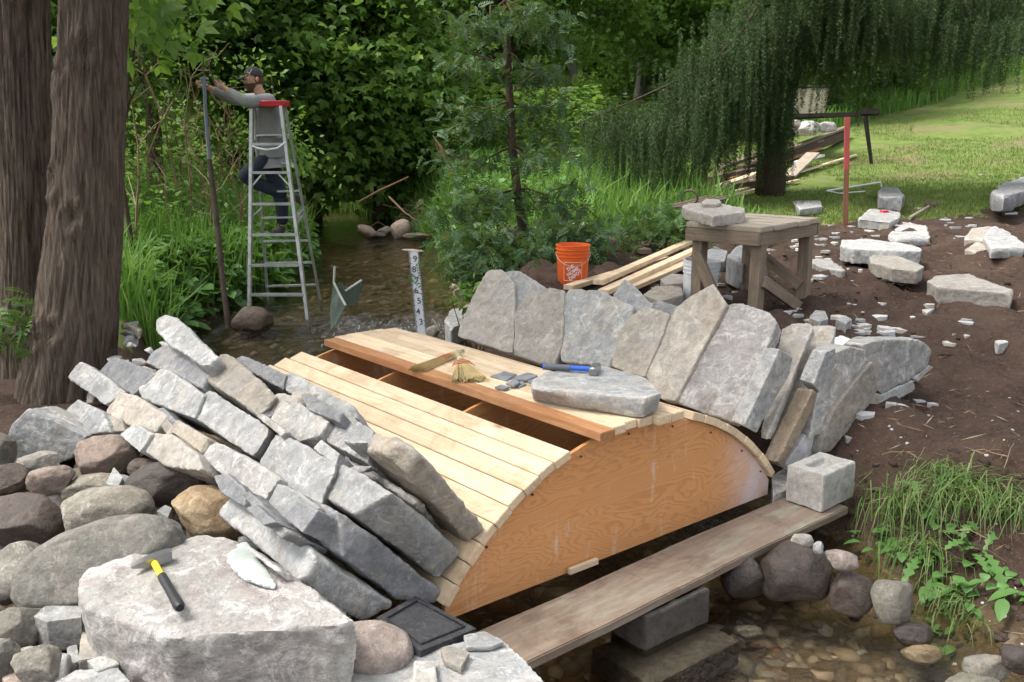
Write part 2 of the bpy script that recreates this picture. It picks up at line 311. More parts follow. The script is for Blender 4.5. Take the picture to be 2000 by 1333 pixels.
def rockify(V0, F0, vox, amp, seed, facets=10, ft=(.9, .99)):
    me = bpy.data.meshes.new('tmp'); me.from_pydata([tuple(v) for v in V0], [], F0); o = bpy.data.objects.new('tmp', me); COL.objects.link(o)
    md = o.modifiers.new('r', 'REMESH'); md.mode = 'VOXEL'; md.voxel_size = vox
    dg = bpy.context.evaluated_depsgraph_get(); ev = o.evaluated_get(dg); em = ev.to_mesh()
    V = np.empty(len(em.vertices)*3); em.vertices.foreach_get('co', V); V = V.reshape(-1, 3); nl = len(em.loops); L = np.empty(nl, np.int32); em.loops.foreach_get('vertex_index', L)
    Fq = L.reshape(-1, 4) if nl == len(em.polygons)*4 else [tuple(p.vertices) for p in em.polygons]
    nrm = np.empty(len(em.vertices)*3); em.vertices.foreach_get('normal', nrm); nrm = nrm.reshape(-1, 3)
    ev.to_mesh_clear(); bpy.data.objects.remove(o); bpy.data.meshes.remove(me)
    r = np.random.default_rng(seed); c = V.mean(0)
    for k in range(facets):
        n = r.normal(size=3); n /= np.linalg.norm(n); d = (V-c)@n; t = d.max()*r.uniform(*ft); V = V-n*np.clip(d-t, 0, None)[:, None]*.92
    size = np.linalg.norm(V.max(0)-V.min(0))
    d1 = fnoise(V, 3/size, 3, seed+1); d2 = fnoise(V, 14/size, 4, seed+2, .6); rg = 1-np.abs(fnoise(V, 7/size, 3, seed+3, .5))*2
    d3 = fnoise(V, 30/size, 3, seed+9, .6); st = fnoise(V*[1, 1, 1], 6/size, 2, seed+11); st = np.round(st*4)/4
    V = V+nrm*(amp*size*(d1*.5+d2*.45+rg*.35+d3*.32+st*.35))[:, None]
    return V, Fq
NST = [0]
def hull(P):
    bm = bmesh.new()
    for p in P: bm.verts.new(Vector(p))
    g = bmesh.ops.convex_hull(bm, input=bm.verts[:]); bad = [e for e in g['geom_interior']+g['geom_unused'] if isinstance(e, bmesh.types.BMVert)]
    if bad: bmesh.ops.delete(bm, geom=list(set(bad)), context='VERTS')
    bm.verts.index_update(); V = [np.array(v.co) for v in bm.verts]; F = [[v.index for v in f.verts] for f in bm.faces]; bm.free(); return V, F
def stone_obj(name, P, m, label, cat='stone', amp=.0065, facets=7, res=92, ft=(.93, .995), group=None, poly=None):
    NST[0] += 1; P = [np.array(p) for p in P]
    V, F = poly if poly else hull(P)
    A = np.array(V); size = np.linalg.norm(A.max(0)-A.min(0)); thin = size/res
    V, F = rockify(V, F, thin, amp, 100+NST[0]*7, facets, ft)
    o = mk(name, V, F, m, None, True); recentre(o); autos(o, 36); return tag(o, label, cat, group)
def stone(label, m, tags, push, pts, name='stone_slab', cat='stone slab', group=None, **k):
    """pts: corners seen in the photograph, each on a surface of the arch or a height; push: how the stone goes on behind them"""
    P = []
    for q in pts:
        tg = q[2] if len(q) > 2 else tags; a, v = tg[0], float(tg[1:] or 0)
        P.append(Pe(q[0], q[1], v) if a == 'e' else Pf(q[0], q[1], v) if a == 'f' else Pr(q[0], q[1], v) if a == 'r' else Pz(q[0], q[1], v) if a == 'z' else Pd(q[0], q[1], v))
    c = np.mean(P, 0); kind, L = push
    ac = toA(c); ca = np.array([CX, 0, CZ]); rd = np.array([ac[0]-CX, 0, ac[2]-CZ]); rd /= np.linalg.norm(rd)
    radial = AX*rd[0]+np.array([0, 0, rd[2]]); tang = -AX*rd[2]+np.array([0, 0, rd[0]])
    v = {'in': -radial*L, 'back': YB*L, 'down': np.array([0, 0, -L]), 'tl': tang*L, 'tr': -tang*L, 'inb': -radial*L*.8+YB*L*.5, 'away': Fv*L}[kind]
    B = [c+(p-c)*.94+v for p in P]
    return stone_obj(name, P+B, m, label, cat, group=group, **k)
def gslab(label, m, th, pts, name='stone_slab', cat='stone slab', group=None, up=0, **k):
    cx = np.mean([p[0] for p in pts]); cy = max(p[1] for p in pts); g = Pg(cx, cy+th*120/max(1, 1)*0); z = g[2]+th+up
    P = [Pz(x, y, z) for x, y in pts]; c = np.mean(P, 0)
    return stone_obj(name, P+[c+(p-c)*.97-np.array([0, 0, th+.045]) for p in P], m, label, cat, group=group, **k)
ICO = {}
def ico(n):
    if n not in ICO:
        bm = bmesh.new(); bmesh.ops.create_icosphere(bm, subdivisions=n, radius=1); bm.verts.index_update()
        ICO[n] = (np.array([v.co[:] for v in bm.verts]), np.array([[v.index for v in f.verts] for f in bm.faces])); bm.free()
    return ICO[n]
def boulder(label, m, cx, cy, wpx, hpx, ang, z, facets=9, ft=(.66, .94), name='boulder', cat='boulder', sub=5, amp=.03, dp=.85, group=None, d=None):
    facets = int(facets*1.5)
    NST[0] += 1; p = Pz(cx, cy, z) if d is None else Pd(cx, cy, d); s = pxm(p); a = rad(ang); seed = 900+NST[0]*11; r = np.random.default_rng(seed)
    X = (Rv*cos(a)+Uv*sin(a))*wpx/2/s; Y = (-Rv*sin(a)+Uv*cos(a))*hpx/2/s; Z = Fv*(wpx+hpx)/4/s*dp
    V, F = ico(sub); V = V.copy(); V = np.sign(V)*np.abs(V)**.86
    for k in range(facets):
        n = r.normal(size=3); n /= np.linalg.norm(n); dd = V@n; t = dd.max()*r.uniform(*ft); V = V-n*np.clip(dd-t, 0, None)[:, None]*.85
    V = V*(1+amp*2.0*fnoise(V, 1.1, 3, seed)+amp*.8*fnoise(V, 4, 5, seed+1, .62))[:, None]; mx = V.max(0); mn = V.min(0); V = (V-(mx+mn)/2)/((mx-mn)/2)*.98
    W = V[:, :1]*X+V[:, 1:2]*Y+V[:, 2:]*Z
    o = mk(name, W, F, m, None, True); o.location = Vector(p); return tag(o, label, cat, group)
# ------------------------------------------------------------------ the ground: one sheet, fine near the camera
def grid(xs, ys, hf):
    Xg, Yg = np.meshgrid(xs, ys); Z = hf(Xg, Yg); V = np.stack([Xg, Yg, Z], -1).reshape(-1, 3); nx = len(xs); i = np.arange(len(ys)-1)[:, None]*nx+np.arange(nx-1)[None]
    return V, np.stack([i, i+1, i+nx+1, i+nx], -1).reshape(-1, 4)
def axis(a, lo, hi, stp, b, g=1.09):
    m = list(np.arange(lo, hi, stp)); s = stp; x = lo; L = []
    while x > a: s *= g; x -= s; L.append(x)
    s = stp; x = m[-1]; Rr = []
    while x < b: s *= g; x += s; Rr.append(x)
    return np.array(L[::-1]+m+Rr)
V, Fq = grid(axis(-80, -6, 7, .055, 80, 1.05), axis(-4, 2.2, 13, .055, 120, 1.022), ground_h)
m = MT('ground_soil_and_grass'); v = m.map((1, 1, 1), rnd=False)
gr = m.N('Attribute', None, attribute_name='grass').outputs['Fac']; bd = m.N('Attribute', None, attribute_name='bed').outputs['Fac']
n1 = m.noise(v, 2.2, 9, .72); n2 = m.noise(v, 22, 8, .75); n3 = m.noise(v, 90, 3, .6)
soil = m.mix(m.ramp(n1, [(.4, 0.), (.62, 1.)]), (.038, .025, .019), (.075, .050, .038)); soil = m.mix(m.ramp(n2, [(.42, 0.), (.7, .8)]), soil, (.095, .062, .045))
soil = m.mix(m.ramp(n3, [(.62, 0.), (.72, .6)]), soil, (.26, .21, .17))
grass = m.mix(m.ramp(n1, [(.38, 0.), (.62, 1.)]), (.10, .15, .035), (.16, .21, .055)); grass = m.mix(m.ramp(n2, [(.5, 0.), (.75, .7)]), grass, (.22, .25, .09))
grass = m.mix(m.ramp(m.noise(v, .55, 6, .65), [(.52, 0.), (.62, .75)]), grass, (.20, .155, .09))
gm = m.math('GREATER_THAN', m.math('ADD', gr, m.math('MULTIPLY', m.math('SUBTRACT', n1, .5), 1.6)), .5)
col = m.mix(gm, soil, grass)
vw = m.N('VectorMath', {0: v, 1: m.N('VectorMath', {0: m.N('TexNoise', {'Vector': v, 'Scale': 6., 'Detail': 3.}).outputs[1], 1: (.16, .16, .16)}, operation='MULTIPLY').outputs[0]}, operation='ADD').outputs[0]
vc = m.N('TexVoronoi', {'Vector': vw, 'Scale': 11., 'Randomness': 1.}); vd = m.voro(vw, 11, 0, 'DISTANCE_TO_EDGE')
peb = m.ramp(m.N('SeparateColor', {0: vc.outputs['Color']}).outputs[0], [(0, (.09, .065, .035)), (.35, (.17, .12, .06)), (.55, (.24, .18, .10)), (.74, (.13, .10, .07)), (.9, (.38, .35, .27)), (.95, (.32, .13, .05)), (1, (.20, .16, .10))])
peb = m.mix(m.ramp(vd, [(0., .8), (.12, 0.)]), peb, (.03, .022, .015)); peb = m.mix(m.ramp(n2, [(.35, .95), (.65, .25)]), peb, (.13, .095, .05))
col = m.mix(bd, col, peb)
hh = m.math('ADD', m.math('ADD', m.math('MULTIPLY', n1, .5), m.math('MULTIPLY', n2, .45)), m.math('MULTIPLY', n3, .1))
GM = m.pbsdf(col, m.mix(bd, .95, .5), m.bump(hh, 1., .05, m.bump(m.ramp(vd, [(0., 0.), (.2, 1.)]), m.math('MULTIPLY', bd, .5), .02)), 0, .15)
ground = mk('ground', V, Fq, GM, None, True); ground['kind'] = 'structure'
d_, s_ = chan(V[:, 0], V[:, 1]); x_, y_ = V[:, 0], V[:, 1]
grs = np.where(s_ > 0, sstep(11.2, 14.2, y_+.9*np.clip(x_, -2, 2)*0+.35*fnoise(V*[1, 1, 0], .6, 3, 9)-.28*np.clip(x_-3.5, -3, 8)), sstep(6.6, 8, y_))
grs = grs*sstep(.15, .5, d_); grs = np.maximum(grs, 0)
at = ground.data.attributes.new('grass', 'FLOAT', 'POINT'); at.data.foreach_set('value', grs.astype(np.float32))
at = ground.data.attributes.new('bed', 'FLOAT', 'POINT'); at.data.foreach_set('value', (1-sstep(-.02, .14, V[:, 2]-water_z(y_)*1.0)).astype(np.float32)*(d_ < .5))
# ------------------------------------------------------------------ the stream
def water_h(x, y):
    P = np.stack([x, y*.55, x*0], -1).reshape(-1, 3); rap = np.exp(-((y-9.85)/.8)**2)+.45*np.exp(-((y-12.6)/1.4)**2)+.35*np.exp(-((y-16)/1.)**2)
    n = fnoise(P, 7, 3, 40, .6).reshape(x.shape); n2 = fnoise(P, 1.6, 2, 44).reshape(x.shape)
    return water_z(y)+n*(.0025+.030*rap)+n2*(.002+.02*rap)
V, Fq = grid(axis(-9, -5.4, 3.2, .04, 5), axis(.5, 2.4, 17, .04, 36, 1.12), water_h)
dd, _ = chan(V[:, 0], V[:, 1]); keep = dd < .75; ok = keep[Fq].all(1); Fq = Fq[ok]; used = np.unique(Fq); mp = np.zeros(len(V), int); mp[used] = np.arange(len(used)); V = V[used]; Fq = mp[Fq]
m = MT('stream_water'); v = m.map((1, .6, 1), rnd=False); foam = m.N('Attribute', None, attribute_name='foam').outputs['Fac']
rp = m.noise(v, 9, 5, .6, .6); fn = m.noise(m.map((1.3, .45, 1), rnd=False), 14, 8, .75, 1.5)
bp = m.bump(m.math('ADD', rp, m.math('MULTIPLY', m.noise(v, 34, 3), .4)), .9, .03)
gl = m.N('BsdfGlossy', {'Color': (1., 1., 1., 1), 'Roughness': .03, 'Normal': bp}); dp = m.ramp(m.math('MULTIPLY', m.N('SeparateXYZ', {0: m.tc.outputs['Object']}).outputs[1], .1), [(.45, (.93, .90, .80)), (.8, (.62, .60, .52))]); tr = m.N('BsdfTransparent', {'Color': dp})
fr = m.N('Fresnel', {'IOR': 1.33, 'Normal': bp}); wat = m.N('MixShader', {0: fr.outputs[0], 1: tr.outputs[0], 2: gl.outputs[0]})
fo = m.N('BsdfPrincipled', {'Base Color': (.50, .52, .54, 1), 'Roughness': .3}); ff = m.ramp(m.math('ADD', foam, m.math('MULTIPLY', m.math('SUBTRACT', fn, .5), 1.6)), [(.56, 0.), (.78, 1.)])
x = m.N('MixShader', {0: m.math('MULTIPLY', ff, .8), 1: wat.outputs[0], 2: fo.outputs[0]}); m.t.links.new(x.outputs[0], m.out.inputs[0])
water = mk('stream_water', V, Fq, m.m, None, True); water['kind'] = 'structure'
yy = V[:, 1]; fo_ = .50*np.exp(-((yy-9.8)/.5)**2)*sstep(-3.3, -1.6, V[:, 0])+.36*np.exp(-((yy-9.0)/.5)**2)*sstep(-3.4, -2., V[:, 0])+.35*np.exp(-((yy-12.6)/.7)**2)+.40*np.exp(-((yy-16.6)/.6)**2)*sstep(-1.7, -2.2, V[:, 0])
at = water.data.attributes.new('foam', 'FLOAT', 'POINT'); at.data.foreach_set('value', fo_.astype(np.float32))
# ------------------------------------------------------------------ boards
def board(name, c, X, Y, Z, m, parent=None, bev=.002, wob=0):
    """board with its own frame: X along the grain, half vectors"""
    c, X, Y, Z = [Vector(q) for q in (c, X, Y, Z)]; lx, ly, lz = X.length, Y.length, Z.length
    Y = Y-X*(Y.dot(X)/X.dot(X)); Y = Y.normalized()*ly; Z = X.cross(Y).normalized()*lz
    bm = bmesh.new(); bmesh.ops.create_cube(bm, size=2)
    for q in bm.verts: q.co = Vector((q.co.x*lx, q.co.y*ly, q.co.z*lz))
    if wob: bmesh.ops.subdivide_edges(bm, edges=[e for e in bm.edges if abs((e.verts[0].co-e.verts[1].co).x) > lx], cuts=14)
    if bev: bmesh.ops.bevel(bm, geom=[e for e in bm.edges if e.calc_length() > 0 and len(e.link_faces) == 2 and e.calc_face_angle(0) > .5], offset=min(bev, lz*.4), segments=2, affect='EDGES')
    if wob:
        sd = random.random()*99
        for q in bm.verts: q.co.z += wob*sin(q.co.x*3+sd); q.co.y += wob*sin(q.co.x*4.3+sd*2)*.7+wob*.5*sin(q.co.x*31+sd)*(1 if abs(q.co.y) > ly*.7 else 0)
    me = bpy.data.meshes.new(name); bm.to_mesh(me); bm.free(); me.materials.append(m); o = bpy.data.objects.new(name, me); COL.objects.link(o)
    R = Matrix((X/lx, Y/ly, Z/lz)).transposed().to_4x4(); M = Matrix.Translation(c)@R
    if parent: o.parent = parent; o.matrix_parent_inverse = Matrix.Translation(-parent.location)
    o.matrix_basis = M; return autos(o, 35)
# ------------------------------------------------------------------ arch centering
form = thing('arch_form', 'wooden arch form with an orange plywood face and pine boards over its ribs', 'arch form', fA(CX, 0, .2))
FR = Matrix((Vector(AX), Vector(YB), Vector((0, 0, 1)))).transposed().to_4x4()
def rib(name, y, th, R, m, wash=False):
    n = 56; x0, x1 = -.03, 2.07; a0 = math.acos((x1-CX)/R); a1 = math.acos((x0-CX)/R); P = []
    for k in range(n+1): a = a0+(a1-a0)*k/n; P.append((CX+R*cos(a), CZ+R*sin(a)))
    for k in range(n+1): P.append((x0+(x1-x0)*k/n, .195))
    N = len(P); V = [(p[0], 0, p[1]) for p in P]+[(p[0], th, p[1]) for p in P]
    F = []
    for k in range(n): F.append((k, k+1, N-2-k, N-1-k)); F.append((k+1+N, k+N, N-1-k+N, N-2-k+N))
    F += [(k, k+N, (k+1) % N+N, (k+1) % N) for k in range(N)]
    me = bpy.data.meshes.new(name); me.from_pydata(V, [], F); me.materials.append(m); o = bpy.data.objects.new(name, me); COL.objects.link(o); o.parent = form
    o.matrix_parent_inverse = Matrix.Translation(-form.location); M = FR.copy(); M.translation = Vector(fA(0, y, 0)); o.matrix_basis = M; fixn(o)
    at = me.attributes.new('wash', 'FLOAT', 'POINT'); v = np.array(V); at.data.foreach_set('value', (sstep(1.6, 2.05, v[:, 0]) if wash else v[:, 0]*0).astype(np.float32)); return o
fr_ = rib('plywood_face', -.005, .019, RI-.002, PLY, True); fr_['label'] = 'orange plywood arch face washed white at its right end'
for y in (.76, 1.54, 2.24): rib('plywood_rib', y, .019, RI-.002, PLY)
rc_, sc_ = RI+.019, .069
def lag(a, y0=-.035, y1=2.33, m=PINE, up=0, half=sc_, skew=0):
    ca = rad(a); X = YB*(y1-y0)/2+AX*skew; T = -AX*sin(ca)+np.array([0, 0, cos(ca)]); Nn = AX*cos(ca)+np.array([0, 0, sin(ca)])
    return board('lagging_board', arch(a, rc_+up, (y0+y1)/2), X, T*half, Nn*.019, m, form, .0025)
for k in range(9): lag(109.9+3.93*k, -.03+.008*(k % 2)-.002*k, 2.34+.04*(k % 3), half=.0445)
for k in range(6): y0, y1 = [-.10, -.075, -.05, -.06, -.09, -.085][k], [2.26, 2.3, 2.32, 2.33, 2.34, 2.32][k]; board('deck_board', fA(.752+.0915*k, (y0+y1)/2, CZ+RI+.0265-.0015*k), YB*(y1-y0)/2, AX*.0445, (0, 0, .019), PINE2 if k == 0 else PINE, form, .0025)
for k in range(9): lag(71.5-3.9*k, -.010-.004*(k % 2), 2.34, half=.0445)
m_ = MB(); 
for yy_, an in ((.76, 102.9), (1.54, 103.2)): pass
for y in (.35, 1.15, 1.9):
    board('cross_brace', fA(CX-.15, y+.05, .42), YB*.34, AX*.019, (0, 0, .045), PINE2, form)
# pencil lines on the face
for x in ():
    o = MB().box(fA(x, -.0065, .2)+np.array([0, 0, .22]), AX*.0005, YB*.0004, np.array([0, 0, .20])-AX*0).build('pencil_line', plain('pencil_grey', (.24, .11, .06), .8), form)
board('scrap_block', fA(.70, -.018, .212), AX*.085, np.array([0, 0, .014]), YB*.010, PINE, form)
# ------------------------------------------------------------------ scaffold plank, blocks
pn = (Pz(1010, 1296, .2)+Pz(938, 1234, .2))/2; pf = (Pz(1657, 984, .2)+Pz(1560, 962, .2))/2; pdv = (pf-pn)/2; pl = np.linalg.norm(pdv); pw = np.array([-pdv[1], pdv[0], 0])/pl*.145
o = board('scaffold_plank', (pf+pn)/2-np.array([0, 0, .022]), pdv, pw, (0, 0, .021), PLANKM, None, .005, .003); tag(o, 'long wet brown plank laid across the stream in front of the arch form', 'plank')
def cinder(name, c, X, Y, h, m, label, cores=2, group=None, dep=.18, t=.032):
    """hollow concrete block: half vectors X, Y and height"""
    c = np.array(c, float); X = np.array(X); Y = np.array(Y); Y = -Y if X[0]*Y[1]-X[1]*Y[0] < 0 else Y; lx, ly = np.linalg.norm(X), np.linalg.norm(Y); bm = bmesh.new()
    xs = [-lx]; cw = (2*lx-t*(cores+1))/cores
    for k in range(cores): xs += [-lx+t*(k+1)+cw*k, -lx+(t+cw)*(k+1)]
    xs += [lx]; ys = [-ly, -ly+t, ly-t, ly]; g = {}
    for zi, z in enumerate((0, h)):
        for i, x in enumerate(xs):
            for j, y in enumerate(ys):
                ins = 0 < i < len(xs)-1 and 0 < j < 3; g[i, j, zi] = bm.verts.new((x, y, z))
    low = {}
    for k in range(cores):
        a = [g[2*k+1+p, 1+q, 1] for p, q in ((0, 0), (1, 0), (1, 1), (0, 1))]; mid = (a[0].co+a[2].co)/2
        b = [bm.verts.new(((p.co.x-mid.x)*.86+mid.x, (p.co.y-mid.y)*.86+mid.y, h*dep)) for p in a]
        for q in range(4): bm.faces.new((a[q], a[(q+1) % 4], b[(q+1) % 4], b[q]))
        bm.faces.new(b); low[2*k+1] = 1
    for zi in (0, 1):
        for i in range(len(xs)-1):
            for j in range(3):
                if zi == 1 and j == 1 and i in low: continue
                bm.faces.new([g[i, j, zi], g[i+1, j, zi], g[i+1, j+1, zi], g[i, j+1, zi]])
    n = len(xs)-1
    for i in range(n): bm.faces.new([g[i, 0, 0], g[i+1, 0, 0], g[i+1, 0, 1], g[i, 0, 1]]); bm.faces.new([g[i, 3, 0], g[i+1, 3, 0], g[i+1, 3, 1], g[i, 3, 1]])
    for j in range(3): bm.faces.new([g[0, j, 0], g[0, j+1, 0], g[0, j+1, 1], g[0, j, 1]]); bm.faces.new([g[n, j, 0], g[n, j+1, 0], g[n, j+1, 1], g[n, j, 1]])
    bmesh.ops.recalc_face_normals(bm, faces=bm.faces[:]); bmesh.ops.bevel(bm, geom=bm.edges[:], offset=.004, segments=2, affect='EDGES')
    bmesh.ops.triangulate(bm, faces=bm.faces[:])
    for _ in range(4):
        es = [e for e in bm.edges if e.calc_length() > .025]
        if es: bmesh.ops.subdivide_edges(bm, edges=es, cuts=1); bmesh.ops.triangulate(bm, faces=[f for f in bm.faces if len(f.verts) > 3])
    me = bpy.data.meshes.new(name); bm.verts.index_update(); P = np.array([q.co[:] for q in bm.verts]); D = noff(P, .0035, 14, 77, 3)
    for q, dlt in zip(bm.verts, D): q.co += Vector(dlt)
    bm.to_mesh(me); bm.free(); me.materials.append(m); o = bpy.data.objects.new(name, me); COL.objects.link(o)
    M = Matrix((Vector(X/lx), Vector(Y/ly), Vector((0, 0, 1)))).transposed().to_4x4(); M.translation = Vector(c); o.matrix_basis = M; autos(o, 40); return tag(o, label, 'concrete block', group)
cf, cl_, cr_ = Pz(1605, 1001, .205), Pz(1529, 976, .205), Pz(1688, 958, .205)
Yd = (cl_-cf)/2; Xd = (cr_-cf)/2; Xd = np.array([-Yd[1], Yd[0], 0])/np.linalg.norm(Yd)*-1*np.linalg.norm(Xd) if abs(Xd@Yd) > 0 else Xd
if Xd@(cr_-cf) < 0: Xd = -Xd
Xd = Xd/np.linalg.norm(Xd)*.155; Yd = Yd/np.linalg.norm(Yd)*.105
cinder('concrete_block', cf+Xd+Yd, Xd, Yd, .195, CON, 'pale hollow concrete block standing on the far end of the plank', 1, None, .86, .06)
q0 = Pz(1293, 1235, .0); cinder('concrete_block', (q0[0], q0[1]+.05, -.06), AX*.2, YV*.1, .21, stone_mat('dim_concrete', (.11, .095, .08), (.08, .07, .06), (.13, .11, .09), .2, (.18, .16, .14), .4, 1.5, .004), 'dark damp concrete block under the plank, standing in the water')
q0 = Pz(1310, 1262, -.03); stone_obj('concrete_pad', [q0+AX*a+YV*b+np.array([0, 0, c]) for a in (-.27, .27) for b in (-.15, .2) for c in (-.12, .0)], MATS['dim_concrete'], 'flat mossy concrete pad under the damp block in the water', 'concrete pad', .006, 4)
# ------------------------------------------------------------------ stones of the left haunch (radial slabs)
GL = 'stone slabs leaning on the left side of the arch'
def LS(label, m, tags, pts, push=('inb', .34), **k): return stone(label, m, tags, push, pts, group=GL, **k)
LS('grey bar stone sticking up highest at the back end of the left pile', SG, 'e2.0', [(297, 625), (325, 614), (345, 620), (425, 698), (403, 720), (330, 672), (303, 645)], ('in', .14))
LS('narrow grey bar stone beside the big trunk, at the far left of the pile', SG, 'e1.98', [(132, 729), (157, 707), (176, 714), (243, 764), (206, 792), (135, 740)], ('in', .16))
LS('dark slaty stone behind the narrow bar beside the trunk', SD, 'e1.95', [(190, 729), (220, 696), (244, 702), (306, 729), (262, 772), (231, 754)], ('in', .3))
LS('squat brownish stone below the narrow bar by the trunk', SB, 'e1.99', [(206, 803), (236, 765), (265, 773), (328, 814), (302, 845), (220, 820)], ('in', .3))
LS('dark bluish stone right of the tallest bar at the back of the pile', SD, 'e1.93', [(283, 707), (308, 674), (332, 674), (408, 729), (395, 759), (330, 718)], ('in', .3))
LS('smooth grey slab in the second course with a rounded upper end', SG, 'e1.95', [(264, 751), (313, 718), (332, 724), (399, 770), (378, 816), (275, 776)], ('in', .26))
LS('warm beige ridged slab in the middle of the back course', SB, 'e1.92', [(399, 726), (434, 690), (458, 699), (540, 772), (508, 816), (407, 745)])
LS('thin dark grey slab above the beige ridged slab', SD, 'e1.86', [(454, 699), (467, 692), (489, 699), (560, 731), (552, 760), (495, 728)])
LS('smooth blue-grey slab lying against the pale boards at the back', SG, 'e1.84', [(537, 748), (552, 728), (574, 729), (687, 788), (697, 812), (640, 806), (560, 765)], ('in', .3))
LS('long pale grey slab with white chipped edge in the centre course', SG, 'e1.93', [(374, 806), (401, 759), (420, 765), (530, 838), (497, 893), (385, 822)])
LS('pinkish grey slab with white crust right of the centre course', SW, 'e1.88', [(509, 794), (542, 768), (560, 770), (642, 822), (624, 850), (583, 860), (513, 822)], ('in', .3))
LS('upright wedge stone with a chipped white corner near the boards', SG, 'e1.84', [(634, 838), (656, 802), (676, 804), (731, 842), (718, 905), (680, 885), (636, 862)], ('in', .3))
LS('big pale brown voussoir slab topmost at the front, resting on the pine boards', SB, 'r129', [(712, 886), (738, 839), (773, 845), (826, 886), (948, 1030), (909, 1081), (867, 1045), (757, 930)], ('tl', .085))
LS('thin white slab wedged under the topmost front slab', SW, 'r132.5', [(663, 902), (674, 889), (735, 922), (823, 977), (869, 1042), (817, 1009), (735, 954)], ('tl', .03), res=44, facets=2)
LS('broad pale blue-grey slab in the middle of the front courses', SG, 'e1.93', [(508, 904), (537, 847), (562, 853), (660, 908), (632, 957), (624, 988), (522, 932)])
LS('large voussoir with a bright top and a dark chipped front face next to the plywood', SG, 'e1.90', [(628, 968), (658, 908), (700, 922), (766, 962), (828, 1012, 'f.0'), (905, 1086, 'f.0'), (857, 1133, 'f.0'), (773, 1060, 'f.0'), (690, 1005)], ('back', .3))
LS('voussoir with a smooth brown top and a dark flat front, second from the bottom', SD, 'e1.94', [(575, 1036), (634, 985), (662, 1000), (716, 1036, 'f.0'), (863, 1156, 'f.0'), (857, 1179, 'f.0'), (777, 1173, 'f.0'), (668, 1087, 'f.0')], ('back', .3))
LS('lowest long voussoir with a pale top beside the chalky block', SG, 'e1.97', [(486, 1050), (515, 1015), (540, 1020), (622, 1084, 'f.0'), (772, 1181, 'f.0'), (708, 1217, 'f.0'), (588, 1138, 'f.0')], ('back', .34))
LS('thin white sliver of stone under the lowest voussoir', SW, 'f-.01', [(534, 1114), (542, 1108), (614, 1153), (706, 1220), (655, 1196), (600, 1163)], ('back', .25), res=44, facets=2)
LS('mauve grey slab between the dark red boulder and the front courses', SW, 'e1.98', [(383, 883), (421, 862), (470, 885), (548, 932), (531, 954), (509, 988), (458, 952)], ('in', .2))
LS('small bluish stone tucked under the broad pale slab', SG, 'e1.98', [(520, 990), (542, 944), (585, 962), (622, 992), (585, 1020), (570, 1042)], ('in', .25))
LS('lower bluish stone above the lowest voussoirs', SD, 'e2.02', [(552, 1008), (582, 975), (622, 996), (590, 1040)], ('in', .2))
LS('small dark gap stone right of the ochre boulder', SD, 'e2.02', [(416, 930), (440, 922), (478, 955), (480, 992), (430, 962)], ('in', .25))
LS('small brown slab above the mauve grey slab', SB, 'e2.0', [(330, 842), (346, 818), (407, 856), (392, 884)], ('in', .2))
LS('pale squarish slab left of the mauve grey slab', SB, 'e2.03', [(275, 877), (302, 845), (340, 850), (388, 888), (396, 921), (324, 910)], ('in', .25))
LS('small green-grey block above the pink boulder', SG, 'e2.05', [(234, 849), (264, 826), (296, 847), (273, 885)], ('in', .2))
LS('grey slab with a flat top below the squat brownish stone', SG, 'e2.04', [(122, 806), (148, 779), (200, 803), (214, 842), (170, 850)], ('in', .2))
LS('flat olive flake over the grey slab near the squat stone', SB, 'e2.01', [(182, 822), (198, 806), (238, 820), (242, 842), (188, 846)], ('in', .08))
LS('big blue-grey stone standing at the left edge under the trunk', SG, 'd4.55', [(14, 860), (22, 830), (55, 798), (110, 825), (168, 853), (150, 890), (60, 926), (36, 918)], ('away', .3))
LS('thin grey sliver left of the flat-topped slab', SG, 'e2.03', [(104, 820), (114, 811), (160, 841), (154, 852)], ('in', .1))
LS('little grey plug stone under the pinkish grey slab', SG, 'e1.93', [(611, 875), (627, 860), (662, 886), (655, 908)], ('in', .2))
LS('dark filler stone between the centre and second course', SD, 'e1.98', [(300, 800), (318, 796), (344, 822), (336, 838)], ('in', .2))
LS('little brown filler stone left of the long pale slab', SB, 'e2.0', [(310, 828), (326, 818), (342, 838), (330, 856)], ('in', .2))
LS('thin pale strip wedged below the beige ridged slab', SW, 'e1.96', [(500, 812), (514, 808), (560, 842), (548, 852)], ('in', .15))
LS('dark thin strip beneath the smooth blue-grey slab', SD, 'e1.90', [(586, 770), (604, 768), (668, 806), (660, 822), (600, 800)], ('in', .2))
LS('brown slab face under the smooth grey slab', SB, 'e1.90', [(328, 745), (372, 716), (406, 752), (392, 770), (350, 768)], ('in', .3))
LS('dark narrow strip under the lower bluish stone', SD, 'e2.06', [(470, 965), (486, 958), (565, 1040), (548, 1052)], ('in', .2))
LS('low dark stone between the olive boulder and lowest voussoir', SD, 'e2.10', [(478, 992), (500, 985), (540, 1020), (512, 1026)], ('in', .2))
# small random chinking stones, deep in the joints
r_ = random.Random(3)
